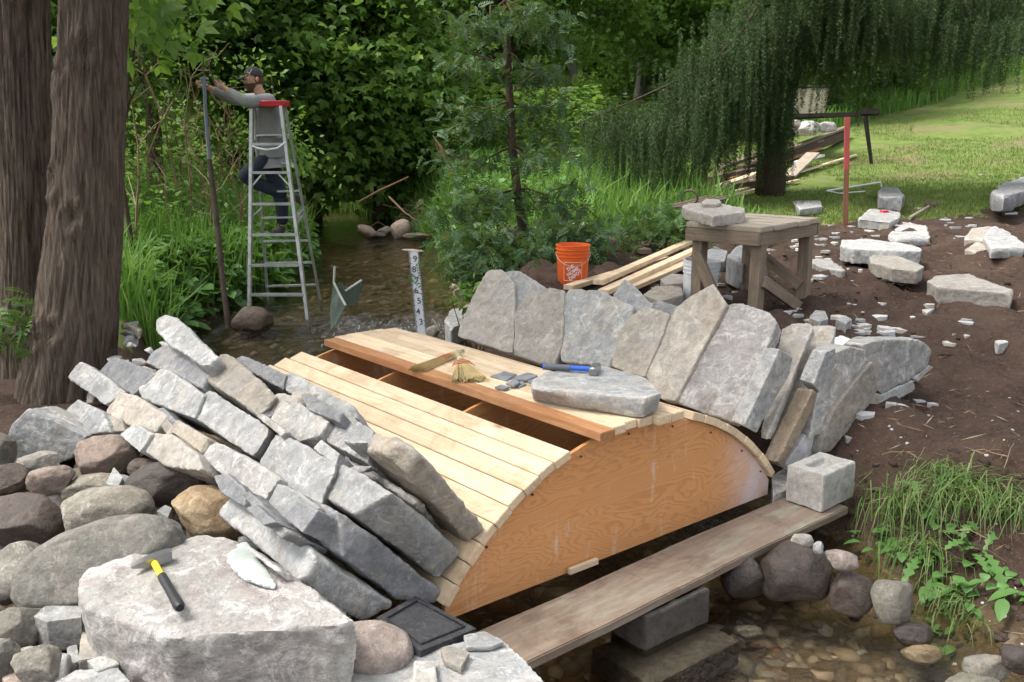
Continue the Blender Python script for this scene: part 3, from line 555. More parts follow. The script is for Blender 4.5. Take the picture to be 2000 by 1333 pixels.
# ------------------------------------------------------------------ stones of the right haunch (slabs standing on the form)
GR_ = 'stone slabs standing on the right side of the arch'
def RS(label, m, tags, pts, push=('tr', .10), **k): return stone(label, m, tags, push, pts, group=GR_, **k)
RS('tall dark-flecked grey slab at the far left end of the standing row', SB, 'r50', [(889, 655), (907, 612), (925, 574), (952, 526), (980, 526), (1004, 552), (1006, 611), (1001, 692), (968, 678), (905, 660)])
RS('blue-grey chipped slab behind the leftmost standing slab', SG, 'r49', [(975, 530), (991, 526), (1012, 528), (1067, 561), (1052, 590), (1012, 640), (1004, 690), (990, 680)], ('tr', .12))
RS('dull brown rounded slab second in the standing row', SB, 'r50.5', [(1002, 692), (1005, 611), (1026, 576), (1065, 562), (1103, 566), (1098, 671), (1082, 712), (1050, 708), (1019, 697)])
RS('smooth grey rounded slab third in the standing row', SG, 'r50', [(1092, 662), (1096, 592), (1112, 564), (1172, 566), (1236, 598), (1228, 630), (1206, 680), (1190, 716), (1095, 706)], ('tr', .1))
RS('small triangular grey slab poking up behind the third standing slab', SG, 'r45', [(1196, 578), (1219, 543), (1240, 560), (1276, 598), (1260, 640), (1200, 640)], ('tr', .08))
RS('narrow tan slab fourth in the standing row', SB, 'r50.5', [(1193, 714), (1210, 645), (1232, 616), (1266, 598), (1307, 614), (1292, 660), (1259, 735), (1225, 729)])
RS('tall leaning beige slab fifth in the standing row', SB, 'r50', [(1259, 734), (1292, 652), (1315, 604), (1350, 575), (1392, 554), (1419, 592), (1386, 622), (1353, 692), (1318, 784), (1288, 778)])
RS('widest standing slab, pale with a dark dirt smudge and blue chipped right edge', SWD, 'r49', [(1314, 784), (1354, 690), (1383, 630), (1430, 588), (1503, 607), (1518, 628), (1500, 673), (1468, 747), (1440, 828), (1356, 793)], ('tr', .10))
RS('blue-grey flaked slab end directly right of the widest slab', SG, 'f.07', [(1523, 681), (1550, 699), (1541, 732), (1504, 798), (1479, 846), (1453, 833), (1486, 776)], ('back', .09))
RS('dull tan slab with a cut top behind the flaked slab end', SB, 'r43', [(1528, 640), (1552, 631), (1584, 631), (1588, 640), (1560, 699), (1497, 858), (1484, 856), (1520, 700)], ('tr', .05))
RS('long buff and grey bar slab right of the cut-topped one', SB, 'r39', [(1578, 690), (1586, 633), (1618, 629), (1630, 640), (1628, 656), (1590, 750), (1513, 896), (1498, 868)], ('tr', .05))
RS('ochre brown bar slab ending just above the plywood corner', SBR, 'f0', [(1588, 761), (1595, 769), (1586, 805), (1541, 893), (1527, 916), (1515, 908), (1534, 871), (1563, 820)], ('back', .09))
RS('short grey slab end below the bright white flake', SG, 'f0', [(1614, 688), (1632, 680), (1632, 711), (1601, 766), (1588, 750)], ('back', .09))
RS('wide smooth grey slab end with white mortar streaks', SW, 'f0', [(1631, 711), (1655, 713), (1707, 705), (1670, 747), (1629, 798), (1611, 843), (1582, 857), (1592, 791), (1601, 766)], ('back', .09))
RS('beige slab end leaning over the concrete block', SB, 'f-.03', [(1705, 705), (1716, 761), (1681, 815), (1637, 864), (1621, 883), (1600, 890), (1611, 842), (1630, 798), (1669, 748)], ('back', .09))
RS('white mortar-covered stone at the foot of the slab ends', plain('white_lime_mortar', (.66, .64, .64), .9, 0, .2, .2, 18, .015), 'f.03', [(1534, 906), (1574, 850), (1611, 843), (1614, 868), (1600, 888), (1560, 912), (1540, 920)], ('back', .09))
RS('grey rubble stone showing behind the fourth standing slab', SG, 'r40', [(1266, 592), (1290, 588), (1330, 600), (1318, 640), (1280, 640)], ('tr', .1))
# wing wall
GW = 'rough wall stones right of the arch'
def WS(label, m, z, pts, th=.2, **k): return stone(label, m, 'z'+str(z), ('down', th), pts, name='wall_stone', cat='stone', group=GW, **k)
WS('thin bright white flake lying on the wall top', plain('white_flake_stone', (.66, .72, .74), .8), .80, [(1622, 662), (1642, 655), (1668, 664), (1676, 673), (1650, 683), (1626, 676)], .03)
def WF(label, m, pts, L=.14, **k): return stone(label, m, 'f0', ('back', L), pts, name='wall_stone', cat='stone', group=GW, **k)
WF('largest chalky wall stone ending the wing at the soil', SW, [(1684, 674), (1713, 663), (1797, 663), (1820, 681), (1820, 706), (1784, 739), (1724, 771), (1711, 761), (1706, 706)])
WF('pale rubble stone under the white flake', SW, [(1630, 690), (1660, 678), (1692, 684), (1704, 706), (1660, 714), (1634, 712)])
WF('squarish wall stone in the second course beside the soil', SG, [(1753, 757), (1784, 743), (1789, 761), (1753, 781), (1722, 791), (1720, 772)])
WF('thin pale stone under the tip of the largest wall stone', SW, [(1784, 740), (1815, 714), (1824, 718), (1793, 745)])
WF('upright rounded buff wall stone', SB, [(1680, 798), (1707, 765), (1721, 772), (1721, 820), (1706, 832), (1684, 816)])
WF('low grey wall stone lying on the soil above the concrete block', SG, [(1638, 865), (1673, 827), (1708, 825), (1710, 839), (1684, 857), (1641, 868)], .2)
WS('dusty base stone between form and concrete block', SW, .24, [(1508, 930), (1530, 915), (1560, 915), (1550, 950), (1510, 965)], .2)
# ------------------------------------------------------------------ boulders at the left
GB = 'boulders heaped at the left'
def BS(label, m, *a, **k): return boulder(label, m, *a, group=GB, **k)
BS('smooth pink-brown boulder in the middle of the heap', BP, 204, 893, 134, 88, 6, .52)
BS('dark purplish red angular boulder left of the mauve slab', BD, 330, 945, 168, 92, -8, .52, ft=(.65, .9))
BS('ochre and rust boulder behind the chalky block', BO, 416, 1006, 168, 104, -14, .50, ft=(.7, .92))
BS('round grey-tan boulder left of the ochre one', BT, 214, 1008, 182, 120, 8, .50, facets=5)
BS('long olive boulder lying slanted behind the hammer', BV, 200, 1100, 345, 168, 20, .50, facets=5, dp=.6)
BS('dark brown boulder at the left edge of the picture', BD, 42, 1018, 172, 112, 0, .46, ft=(.65, .9))
BS('small pink boulder at the left below the blue-grey standing stone', BP, 98, 940, 92, 64, 0, .52)
BS('low grey boulder between the pink ones', BT, 180, 955, 124, 60, 5, .47)
BS('tan flat boulder at the left edge below the dark brown one', BT, 38, 1118, 165, 120, 5, .40)
BS('rounded grey cobble in the lower left', BV, 28, 1230, 120, 100, 0, .36)
BS('egg-shaped grey cobble at the bottom left', BT, 77, 1304, 88, 90, 20, .36)
BS('dark cobble at the bottom left corner', BV, 2, 1302, 78, 104, 0, .34)
BS('orange-pink boulder in the foreground with a damp brown top', BP, 704, 1282, 215, 132, 8, .33, facets=6)
BS('reddish brown boulder under the pile at the left edge', BD, 18, 935, 90, 60, 10, .50)
BS('small tan cobble beneath the blue-grey standing stone', BT, 75, 905, 84, 46, 5, .53)
BS('mossy grey cobble near the trunk at the left edge', BV, -5, 880, 60, 70, 0, .55)
BS('dark small boulder topping the purplish one', BD, 290, 915, 85, 44, 4, .54, ft=(.65, .9))
def BK(label, m, pts, z, th, **k): return stone(label, m, 'z'+str(z), ('down', th), pts, name='stone', cat='stone', group=GB, **k)
BK('blocky blue-grey stone under the long olive boulder', SG, [(66, 1204), (88, 1182), (162, 1184), (158, 1206), (90, 1214)], .42, .12)
BK('brown wedge stone left of the chalky block', SB, [(152, 1290), (160, 1230), (178, 1215), (212, 1250), (214, 1282)], .36, .12)
BK('small upright sliver stone in the lower left', SG, [(130, 1265), (150, 1258), (156, 1290), (134, 1300)], .34, .1)
BK('flat grey slab at the very bottom left', SG, [(105, 1335), (150, 1308), (230, 1306), (262, 1340), (150, 1352)], .36, .08)
BK('pale stone pressed under the corner of the chalky block', SW, [(170, 1290), (215, 1277), (232, 1296), (190, 1310)], .37, .1)
BK('small white chip between the pink and grey boulders', SG, [(208, 944), (222, 912), (240, 932), (232, 948)], .55, .04)
BK('little blue stone beside the ochre boulder', SG, [(306, 998), (322, 986), (336, 992), (328, 1010)], .53, .05)
BK('brown stone in the gap beside the wedge stone', SD, [(150, 1215), (180, 1195), (205, 1230), (165, 1240)], .36, .12)
# chalky block
P = [(152, 1150), (163, 1118), (215, 1098), (390, 1046), (452, 1052), (560, 1122), (640, 1172), (706, 1217)]
Pt = [Pz(x, y, .56+(.02 if y < 1100 else 0)) for x, y in P]+[Pz(480, 1184, .545), Pz(400, 1225, .54), Pz(325, 1246, .535), Pz(288, 1214, .54), Pz(170, 1192, .53)]
c = np.mean(Pt, 0); Pb = [p+np.array([0, -.0, -.5])+(c-p)*.12 for p in Pt]
o = stone_obj('chalky_block', Pt+Pb, SBG, 'huge chalky white block in the foreground with a rough broken front', 'stone block', .008, 5, 110, (.97, .998), poly=None)
# foreground slab
Pt = [Pz(x, y, .33) for x, y in ((625, 1322), (838, 1268), (972, 1240), (1015, 1280), (1075, 1340), (1100, 1400), (600, 1400))]
stone_obj('foreground_slab', Pt+[p-np.array([0, 0, .12]) for p in Pt], SG, 'flat grey slab at the bottom edge carrying loose chips', 'stone slab', .004, 4, 60, (.97, .998))
def chip(label, m, z, th, pts, name='stone_chip', group=None, **k):
    P = [Pz(x, y, z) for x, y in pts]; return stone_obj(name, P+[p-np.array([0, 0, th]) for p in P], m, label, 'stone chip', .006, 1, 30, (.98, .999), group)
chip('pale greenish flat flake lying on the corner of the chalky block', plain('green_flake', (.40, .44, .41), .85, 0, .15), .585, .018, [(436, 1088), (448, 1066), (482, 1054), (512, 1094), (543, 1140), (540, 1150), (470, 1128)])
chip('beige flake on the foreground slab, left of the grey one', SB, .358, .025, [(860, 1266), (880, 1260), (918, 1274), (900, 1304), (868, 1290)])
chip('grey flake on the foreground slab beside the plank end', SG, .355, .02, [(905, 1240), (945, 1232), (985, 1252), (960, 1262), (910, 1264)])
chip('white square chip at the bottom edge of the foreground slab', SW, .36, .02, [(808, 1290), (850, 1290), (856, 1340), (806, 1340)])
# dark tray
tc = [Pz(735, 1207, .40), Pz(812, 1164, .37), Pz(930, 1228, .33), Pz(822, 1272, .36)]; tr_ = thing('mortar_tray', 'dark mortar-smeared square lid lying by the foot of the plywood face', 'lid', np.mean(tc, 0))
for a in (131, 118, 105, 92, 79, 66, 53, 43):
    q = arch(a, RI-.035, -.006); MB().tube([q+YV*.002, q-YV*.003], .0055, 8).build('screw_head', IRON, form)
TM = stone_mat('mortar_smeared_plastic', (.028, .028, .03), (.018, .018, .02), (.06, .06, .062), .3, (.24, .24, .25), 0, 3.4, .004, .9, .15)
fixn(MB().prism([p-np.array([0, 0, .035]) for p in tc], (0, 0, .035)).build('lid_panel', TM, tr_))
cc = np.mean(tc, 0); inn = [cc+(p-cc)*.78+np.array([0, 0, .004]) for p in tc]; MB().tube(inn+[inn[0]], .004, 6).build('raised_rim', TM, tr_)
# slab and tools on the deck
ZD = CZ+RI+.04
Pt = [Pz(x, y, ZD+.105) for x, y in ((1036, 744), (1062, 726), (1180, 713), (1262, 736), (1292, 768), (1262, 778), (1200, 764), (1100, 760), (1040, 757))]
c = np.mean(Pt, 0); Pb = [c+(p-c)*.93-np.array([0, 0, .1]) for p in Pt[1:6]]+[Pz(x, y, ZD+.002) for x, y in ((1040, 783), (1100, 795), (1200, 805), (1240, 795), (1286, 785))]
stone_obj('stone_slab', Pt+Pb, SG, 'blue-grey slab lying on the top boards under the blue hammer', 'stone slab', .005, 5, 50, (.96, .998))
chipm = plain('slate_chip', (.22, .235, .25), .8, 0, .3)
GC = 'slate chips on the deck'
for k, (lab, pts) in enumerate((('broad slate chip nearest the broom', [(957, 734), (985, 724), (1010, 730), (990, 743)]), ('thin slate chip right of the broad one', [(1000, 738), (1030, 727), (1052, 733), (1030, 742)]), ('small slate chip in the middle of the chip heap', [(988, 748), (1005, 740), (1016, 746), (1004, 753)]), ('curled slate chip lowest in the heap', [(1004, 750), (1020, 743), (1028, 750), (1014, 756)]), ('lone slate chip in front of the heap', [(966, 756), (978, 751), (996, 755), (985, 760)]), ('slate chip touching the deck slab', [(1030, 744), (1048, 737), (1060, 744), (1044, 750)]))):
    chip(lab, chipm, ZD+.012+.008*(k % 3), .012, pts, group=GC)
# blue hammer on the slab
def cyl(p, q, r, seg=12): return MB().tube([p, q], r, seg)
zh = ZD+.125
h = thing('club_hammer', 'blue-handled club hammer lying on the deck slab', 'hammer', Pz(1115, 722, zh))
a, b = Pz(1062, 716, zh), Pz(1165, 722, zh); d = (b-a)
autos(MB().tube([a, a+d*.06, a+d*.3, a+d*.5], [.015, .017, .0145, .016], 14).build('grip', plain('grey_rubber_grip', (.10, .11, .13), .6), h)); autos(cyl(a+d*.5, a+d*.9, .0135).build('handle', BLUEP, h)); autos(cyl(a-d*.01, a+d*.02, .0165).build('end_cap', BLUEP, h))
hd = np.cross(d/np.linalg.norm(d), [0, 0, 1.]); hc = Pz(1162, 722, zh+.0)
autos(MB().box(hc, d/np.linalg.norm(d)*.022, hd*.055, (0, 0, .022), 0, .007).build('hammer_head', STEEL, h))
# yellow hammer on the block
zt = .60
h = thing('brick_hammer', 'stone hammer with yellow shaft and black grip lying on the chalky block', 'hammer', Pz(315, 1135, zt))
a, b = Pz(299, 1096, zt), Pz(352, 1188, zt-.005); d = b-a; u = d/np.linalg.norm(d)
autos(MB().tube([a-u*.02, a+d*.3, a+d*.36], [.0125, .012, .012], 12).build('shaft', YELP, h)); autos(MB().tube([a+d*t for t in (.35, .45, .6, .75, .9, .97, 1)], [.0155, .0165, .0155, .0165, .018, .018, .013], 14).build('grip', BLACKR, h))
e = Pz(256, 1108, zt+.005); g = Pz(334, 1082, zt+.005); v = (g-e); v /= np.linalg.norm(v); hh_ = np.cross(v, u); mdl = e+(g-e)*.55
M2 = MB(); pr = [(e, .008, .004), (e+(g-e)*.25, .015, .012), (e+(g-e)*.45, .019, .016), (mdl+v*.02, .021, .017), (g-v*.012, .019, .017), (g, .017, .015)]
V = []; 
for p, wd, ht in pr: V += [p+u*wd+np.array([0, 0, ht]), p-u*wd+np.array([0, 0, ht]), p-u*wd-np.array([0, 0, ht]), p+u*wd-np.array([0, 0, ht])]
M2.add(V, [(4*k+j, 4*k+(j+1) % 4, 4*k+4+(j+1) % 4, 4*k+4+j) for k in range(5) for j in range(4)]+[(0, 1, 2, 3), (20, 21, 22, 23)]); o = M2.build('hammer_head', STEEL, h); fixn(o); autos(o, 30)
# whisk brooms
def broom(label, tip, neck, spread, lift):
    z = ZD+.015; t = Pz(*tip, z); n = Pz(*neck, z+lift); t_ = thing('whisk_broom', label, 'broom', n, 'whisk brooms on the deck'); d = t-n; L = np.linalg.norm(d); u = d/L; s = np.cross(u, [0, 0, 1.]); s /= np.linalg.norm(s); mb = MB(); r = random.Random(len(label))
    for k in range(260):
        q = r.uniform(-1, 1); q2 = r.uniform(-1, 1); p0 = n+s*q*.012+np.array([0, 0, q2*.012]); p1 = n+u*L*.45+s*q*spread*.55+np.array([0, 0, q2*.014]); p2 = n+u*L*r.uniform(.88, 1.05)+s*(q*spread+r.uniform(-.01, .01))+np.array([0, 0, q2*.012]); mb.tube([p0, p1, p2], .0016, 3, cap=False)
    mb.build('bristles', STRAW, t_)
    autos(MB().tube([n-u*.10, n-u*.05, n, n+u*.02], [.011, .014, .019, .02], 12).build('neck', STRAW, t_))
    for f in (.14, .22, .3):
        ww = spread*(.35+f); MB().tube([n+u*L*f+s*ww*c_+np.array([0, 0, .017*(1-c_*c_)**.5]) for c_ in np.linspace(-1, 1, 9)], .002, 5).build('stitching', STRED, t_)
    for f in (-.09, -.05, -.01): MB().tube([n+u*f+s*.018*cos(q)+np.array([0, 0, .018*sin(q)]) for q in np.linspace(0, 2*pi, 13)], .002, 5).build('wire_band', EDGE, t_)
broom('straw whisk broom lying flat towards the left on the deck', (815, 722), (885, 693), .045, .01)
broom('straw whisk broom with fanned bristles pointing down the deck', (918, 744), (900, 704), .095, .03)
# ------------------------------------------------------------------ vegetation builders
def unit(v): return v/(np.linalg.norm(v, axis=-1, keepdims=True)+1e-9)
def quads(P, U, Sd, L, W):
    L = np.broadcast_to(np.asarray(L, float).reshape(-1, 1), (len(P), 1)); W = np.broadcast_to(np.asarray(W, float).reshape(-1, 1), (len(P), 1))
    V = np.stack([P, P+U*L*.42+Sd*W/2, P+U*L, P+U*L*.42-Sd*W/2], 1).reshape(-1, 3); return V
def qf(n): return np.arange(n*4).reshape(-1, 4)
def rnd(n, r): return unit(r.normal(size=(n, 3)))
def leafset(P, size, r, kind='maple', droop=.5, out=None):
    """leaves standing at the points P: returns vertices of quads"""
    n = len(P); U = rnd(n, r); U[:, 2] -= droop; 
    if out is not None: U += out
    U = unit(U); Nn = rnd(n, r); Nn[:, 2] += 1.2; Sd = unit(np.cross(U, Nn)); L = size*r.uniform(.6, 1.3, n)
    if kind == 'single': return quads(P, U, Sd, L, L*.6)
    if kind == 'maple':
        o = [quads(P, U, Sd, L, L*.55)]
        for a, k in ((.9, .85), (-.9, .85)): u = U*cos(a)+Sd*sin(a); s = -U*sin(a)+Sd*cos(a); o.append(quads(P, u, s, L*k, L*.42))
        return np.concatenate(o)
    if kind == 'spray':
        o = []
        for t in np.linspace(0, .9, 6):
            for sg in (1, -1):
                a = .75*sg; u = U*cos(a)+Sd*sin(a); s = -U*sin(a)+Sd*cos(a); B = P+U*(L*t)[:, None]+np.array([0, 0, -1])*(L*t*t*.25)[:, None]; o.append(quads(B, u, s, L*(.5-.35*t), L*.13))
        return np.concatenate(o)
def limb(mb, a, b, r0, r1, sag=0, n=6, seg=6, wig=.04):
    a, b = np.array(a), np.array(b); L = np.linalg.norm(b-a); pts = [a+(b-a)*t+np.array([0, 0, -sag*4*t*(1-t)])+RNG.normal(size=3)*wig*L*(0 < t < 1) for t in np.linspace(0, 1, n)]
    mb.tube(pts, list(np.linspace(r0, r1, n)), seg); return pts
def tree(label, x, y, H, R, z0, nclump, nleaf, size, lm, bm_, kind='maple', name='leafy_tree', group='trees and bushes behind the stream', tr=.12, clump=.45, squash=.8, cat='tree', trunk=True, droop=.5, power=.45, lean=(0, 0)):
    g = g1(x, y)-.05; t = thing(name, label, cat, (x, y, g), group); r = np.random.default_rng(abs(hash((round(x, 2), round(y, 2), 3))) % 99999 if False else int(abs(x*131+y*977))+5)
    U = rnd(nclump, r); U[:, 1] -= .35; U = unit(U); rad_ = r.uniform(0, 1, nclump)**power; prof = lambda q: 1
    Cc = np.stack([x+lean[0]+U[:, 0]*R*rad_, y+lean[1]+U[:, 1]*R*rad_, g+z0+(H-z0)/2+U[:, 2]*(H-z0)/2*rad_], -1)
    ks = r.integers(0, nclump, nleaf); D = r.normal(size=(nleaf, 3))*clump*np.array([1, 1, squash*.6]); P = Cc[ks]+D; P[:, 2] -= .25*np.hypot(D[:, 0], D[:, 1])
    P = P[P[:, 2] > g+.05]; out = unit(P-np.array([x, y, g+z0+(H-z0)*.5]))*.7
    V = leafset(P, size, r, kind, droop, out); mk('crown', V, qf(len(V)//4), lm, t)
    if trunk:
        mb = MB(); top = np.array([x+lean[0], y+lean[1], g+H*.85]); limb(mb, (x, y, g-.1), top, tr, tr*.25, 0, 9, 9, .012)
        for k in range(min(nclump, 16)): c = Cc[k]; f = np.clip((c[2]-g)/H*.7, .12, .8); a = np.array([x+lean[0]*f, y+lean[1]*f, g+H*.85*f]); limb(mb, a, c, tr*.35, tr*.07, -.1, 5, 5)
        o = mb.build('trunk', bm_, t, True)
    return t
def at_px(px, d): p = Pd(px, 250, d); return p[0], p[1]
# trees closing the view, from left to right
BG = [
 ('dark leafy tree behind the two big trunks at the far left', -60, 13, 6, 2.2, .6, 50, 7000, .15, LF_DARK, BARK2, 'maple'),
 ('hedge tree seen in the gap between the two big trunks', 115, 15, 6, 2.0, .4, 50, 7000, .15, LF_DARK, BARK2, 'maple'),
 ('leafy maple above the tall grass, just right of the big trunk', 300, 18, 6.5, 2.2, 2.2, 60, 6500, .17, LF_MAPLE, BARK2, 'maple'),
 ('dense maple behind the man and his ladder', 450, 20.5, 7, 2.6, 1.3, 70, 9000, .24, LF_DARK, BARK2, 'maple'),
 ('bright maple whose leaves hang right of the ladder top', 610, 21, 7, 2.4, .9, 75, 9000, .25, LF_MAPLE, BARK2, 'maple'),
 ('light green maple hanging low over the far bank', 735, 21, 7, 1.9, .7, 65, 7500, .23, LF_BRIGHT, BARK2, 'maple'),
 ('dark hemlock-like tree with deep shade behind the small cedar', 860, 25, 9, 2.4, 1.6, 60, 9000, .19, LF_DARK, BARK2, 'maple'),
 ('dark leafy tree directly behind the cedar trunk', 985, 24, 8, 2.1, .9, 70, 9500, .19, LF_DARK, BARK2, 'maple'),
 ('leafy tree with a pale grey leaning trunk', 1110, 27, 9, 2.3, 1.9, 60, 8000, .19, LF_MAPLE, BARKG, 'maple'),
 ('yellow-green tree standing on the slope left of the spruce', 1250, 31, 9, 2.8, .4, 70, 9000, .22, LF_BRIGHT, BARKG, 'maple'),
 ('pale green tree partly behind the spruce curtain', 1400, 34, 9, 3.0, 1., 70, 9000, .22, LF_MAPLE, BARKG, 'maple'),
 ('green tree filling the gap left of the spruce boughs', 1180, 36, 9, 3.4, .2, 80, 12000, .24, LF_DARK, BARK2, 'maple'),
 ('green tree behind the upper spruce boughs', 1330, 40, 10, 3.6, .2, 80, 12000, .26, LF_DARK, BARK2, 'maple'),
 ('tall dark tree behind the spruce trunk', 1510, 42, 10, 3.6, .2, 80, 12000, .26, LF_DARK, BARK2, 'maple'),
 ('tall tree behind the lawn bushes near the shed', 1790, 46, 10, 4, .2, 80, 12000, .28, LF_DARK, BARK2, 'maple'),
 ('tall green bush right of the spruce trunk above the trailer', 1610, 27.5, 6, 1.9, .1, 60, 9000, .17, LF_DARK, BARK2, 'maple'),
 ('dark bush at the upper edge of the lawn', 1705, 31, 6, 2.0, .1, 60, 9000, .2, LF_DARK, BARK2, 'maple'),
 ('green bush at the lawn edge below the hanging spruce boughs', 1790, 34, 5, 1.9, .1, 55, 8000, .2, LF_MAPLE, BARK2, 'maple'),
 ('bright bush beside the grey shed', 1872, 38, 2.0, .9, 0, 40, 4500, .17, LF_BRIGHT, BARK2, 'maple'),
 ('light green tree over the shed roof', 2010, 48, 12, 2.8, 5.2, 60, 7000, .24, LF_BRIGHT, BARK2, 'maple'),
]
for (lab, px, d, H, R, z0, nc, nl, sz, lm, bk, kd) in BG:
    x, y = at_px(px, d); tree(lab, x, y, H, R, z0, nc, int(nl*1.7), sz*.72, lm, bk, kd, tr=.10+.01*H, clump=.30+.05*R)
far = ['far dark tree at the left end of the wood', 'far tree behind the dense maple', 'far tree behind the bright maple', 'far tree behind the dark hemlock-like tree', 'far tree behind the grey-trunked tree', 'far tree behind the yellow-green tree', 'far tree above the trailer', 'far tree behind the lawn bushes', 'far tree at the right end of the wood']
for k, lab in enumerate(far):
    x, y = at_px(-60+k*262, 44+3*(k % 2) if k < 6 else 50); tree(lab, x, y, 15, 5.8, .2, 90, 9500, .62, LF_DARK, BARK2, 'maple', 'forest_tree', 'far trees of the wood', .3, 1.3)
# tall grass, lawn, ground cover ------------------------------------------------
def blades(name, P, hmin, hmax, wd, lm, seed, lean=.5, patch=None):
    r = np.random.default_rng(seed); n = len(P); h = r.uniform(hmin, hmax, n)[:, None]
    if patch is not None: h = h*np.clip(1+patch*fnoise(P, .9, 2, seed)[:, None], .3, 2)
    a = r.uniform(0, 2*pi, n); dr = np.stack([np.cos(a), np.sin(a), a*0], -1); sd = np.stack([-np.sin(a), np.cos(a), a*0], -1); b = a+r.normal(size=n)*.8; sd = np.stack([-np.sin(b), np.cos(b), a*0], -1)
    ln = r.uniform(.1, 1, n)[:, None]*lean; w_ = wd*r.uniform(.6, 1.3, n)[:, None]/2; up = np.array([0, 0, 1.])
    A = P; B = P+up*h*.5+dr*h*ln*.22; D = P+up*h*(.98-.35*ln)+dr*h*ln*.8
    V = np.stack([A-sd*w_*.7, A+sd*w_*.7, B+sd*w_, B-sd*w_, D+sd*w_*.12, D-sd*w_*.12], 1).reshape(-1, 3); i = np.arange(n)[:, None]*6
    Fq = np.concatenate([i+np.array([[0, 1, 2, 3]]), i+np.array([[3, 2, 4, 5]])]); return mk(name, V, Fq, lm)
def scatter(n, x0, x1, y0, y1, cond, seed, near=1.):
    r = np.random.default_rng(seed); u = r.uniform(0, 1, n); y = (y0**-near+(y1**-near-y0**-near)*u)**(-1/near) if near else r.uniform(y0, y1, n)
    x = r.uniform(x0, x1, n)*(y/y1 if x1-x0 > 14 else 1); d, s = chan(x, y); k = cond(x, y, d, s); x, y = x[k], y[k]; return np.stack([x, y, ground_h(x, y)-.01], -1)
def vis(x, y, m_=1.08): return np.abs(x) < y*.54*m_+.2
def stuff(o): o['kind'] = 'stuff'; return o
ci = lambda a: a
stuff(blades('tall_grass', scatter(42000, -11, -1.5, 8.2, 23, lambda x, y, d, s: (s < 0) & (d > .12) & vis(x, y) & (d < 7), 21), .25, .75, .022, LF_GRASS, 1, .7, .45))
stuff(blades('bank_grass', scatter(34000, -7, 3.5, 10.5, 30, lambda x, y, d, s: (s > 0) & (d > .15) & vis(x, y) & (x < 2.4+.05*y) & (y+x*.5 > 12.2) & (d < 5), 22), .2, .62, .022, LF_GRASS, 2, .7, .5))
stuff(blades('lawn_grass', scatter(120000, -1, 22, 10.5, 40, lambda x, y, d, s: (s > 0) & (d > .3) & vis(x, y) & (y+.9*np.clip(x, -2, 2)*0+.35*fnoise(np.stack([x, y, x*0], -1), .6, 3, 9)-.28*np.clip(x-3.5, -3, 8) > 12.6) & (fnoise(np.stack([x, y, x*0], -1), .55, 3, 61) > -.30), 23, .7), .03, .085, .012, LF_LAWN, 3, .8, .3))
stuff(blades('rough_grass', scatter(30000, 5, 26, 24, 42, lambda x, y, d, s: vis(x, y) & (y > 25+(x-8)*.95), 24, .3), .2, .7, .04, LF_GRASS, 4, .6, .4))
stuff(blades('far_bank_grass', scatter(60000, -9, .5, 17, 26, lambda x, y, d, s: (d > -.05) & (d < 1.6) & vis(x, y) & (s > 0), 25, .3), .25, .7, .03, LF_GRASS, 6, .9, .5))
# broad leaved ground cover along both banks
def cover(name, P, size, hmin, hmax, lm, seed, up=.9):
    r = np.random.default_rng(seed); n = len(P); Q = P+np.array([0, 0, 1.])*r.uniform(hmin, hmax, n)[:, None]; a = r.uniform(0, 2*pi, n)
    U = unit(np.stack([np.cos(a), np.sin(a), r.uniform(-.6, .25, n)], -1)); Sd = unit(np.cross(U, np.array([0, 0, 1.])+rnd(n, r)*.35)); L = size*r.uniform(.5, 1.3, n)[:, None]; W = L*.72
    N_ = np.cross(Sd, U); k = [(0, 0, 0), (.28, .5, .04), (.62, .46, .03), (1, 0, -.10), (.62, -.46, .03), (.28, -.5, .04)]
    V = np.stack([Q+U*L*p+Sd*W*q+N_*L*z for p, q, z in k], 1).reshape(-1, 3); i = np.arange(n)[:, None]*6
    return mk(name, V, np.concatenate([i+np.array([[0, 1, 2, 3]]), i+np.array([[0, 3, 4, 5]])]), lm)
stuff(cover('broad_leaved_weeds', scatter(20000, -8, -1.8, 8.8, 19, lambda x, y, d, s: (s < 0) & (d > .05) & (d < 1.9) & vis(x, y), 31), .17, .05, .38, LF_BROAD, 5))
stuff(cover('low_weeds', scatter(7000, -9, -2.4, 8.8, 22, lambda x, y, d, s: (s < 0) & (d > 1.0) & vis(x, y), 32), .1, .2, .9, LF_BRIGHT, 6))
stuff(cover('bank_weeds', scatter(9000, -6, 2.6, 13.5, 27, lambda x, y, d, s: (s > 0) & (d > .1) & (d < 3.6) & vis(x, y) & (x < 1+.03*y), 33), .13, .05, .5, LF_BROAD, 7))
stuff(cover('far_bank_undergrowth', scatter(42000, -16, 3, 15, 34, lambda x, y, d, s: (d > .1) & vis(x, y) & ((y > 20) | (d > 4.5)), 34, .3), .17, .1, 1.7, LF_MAPLE, 8))
stuff(cover('hill_undergrowth', scatter(9000, 1, 12, 24, 38, lambda x, y, d, s: vis(x, y) & (x < 1.5+(y-22)*.45) & (x > -2+(y-22)*.1), 35, .3), .2, .1, 1.0, LF_MAPLE, 9))
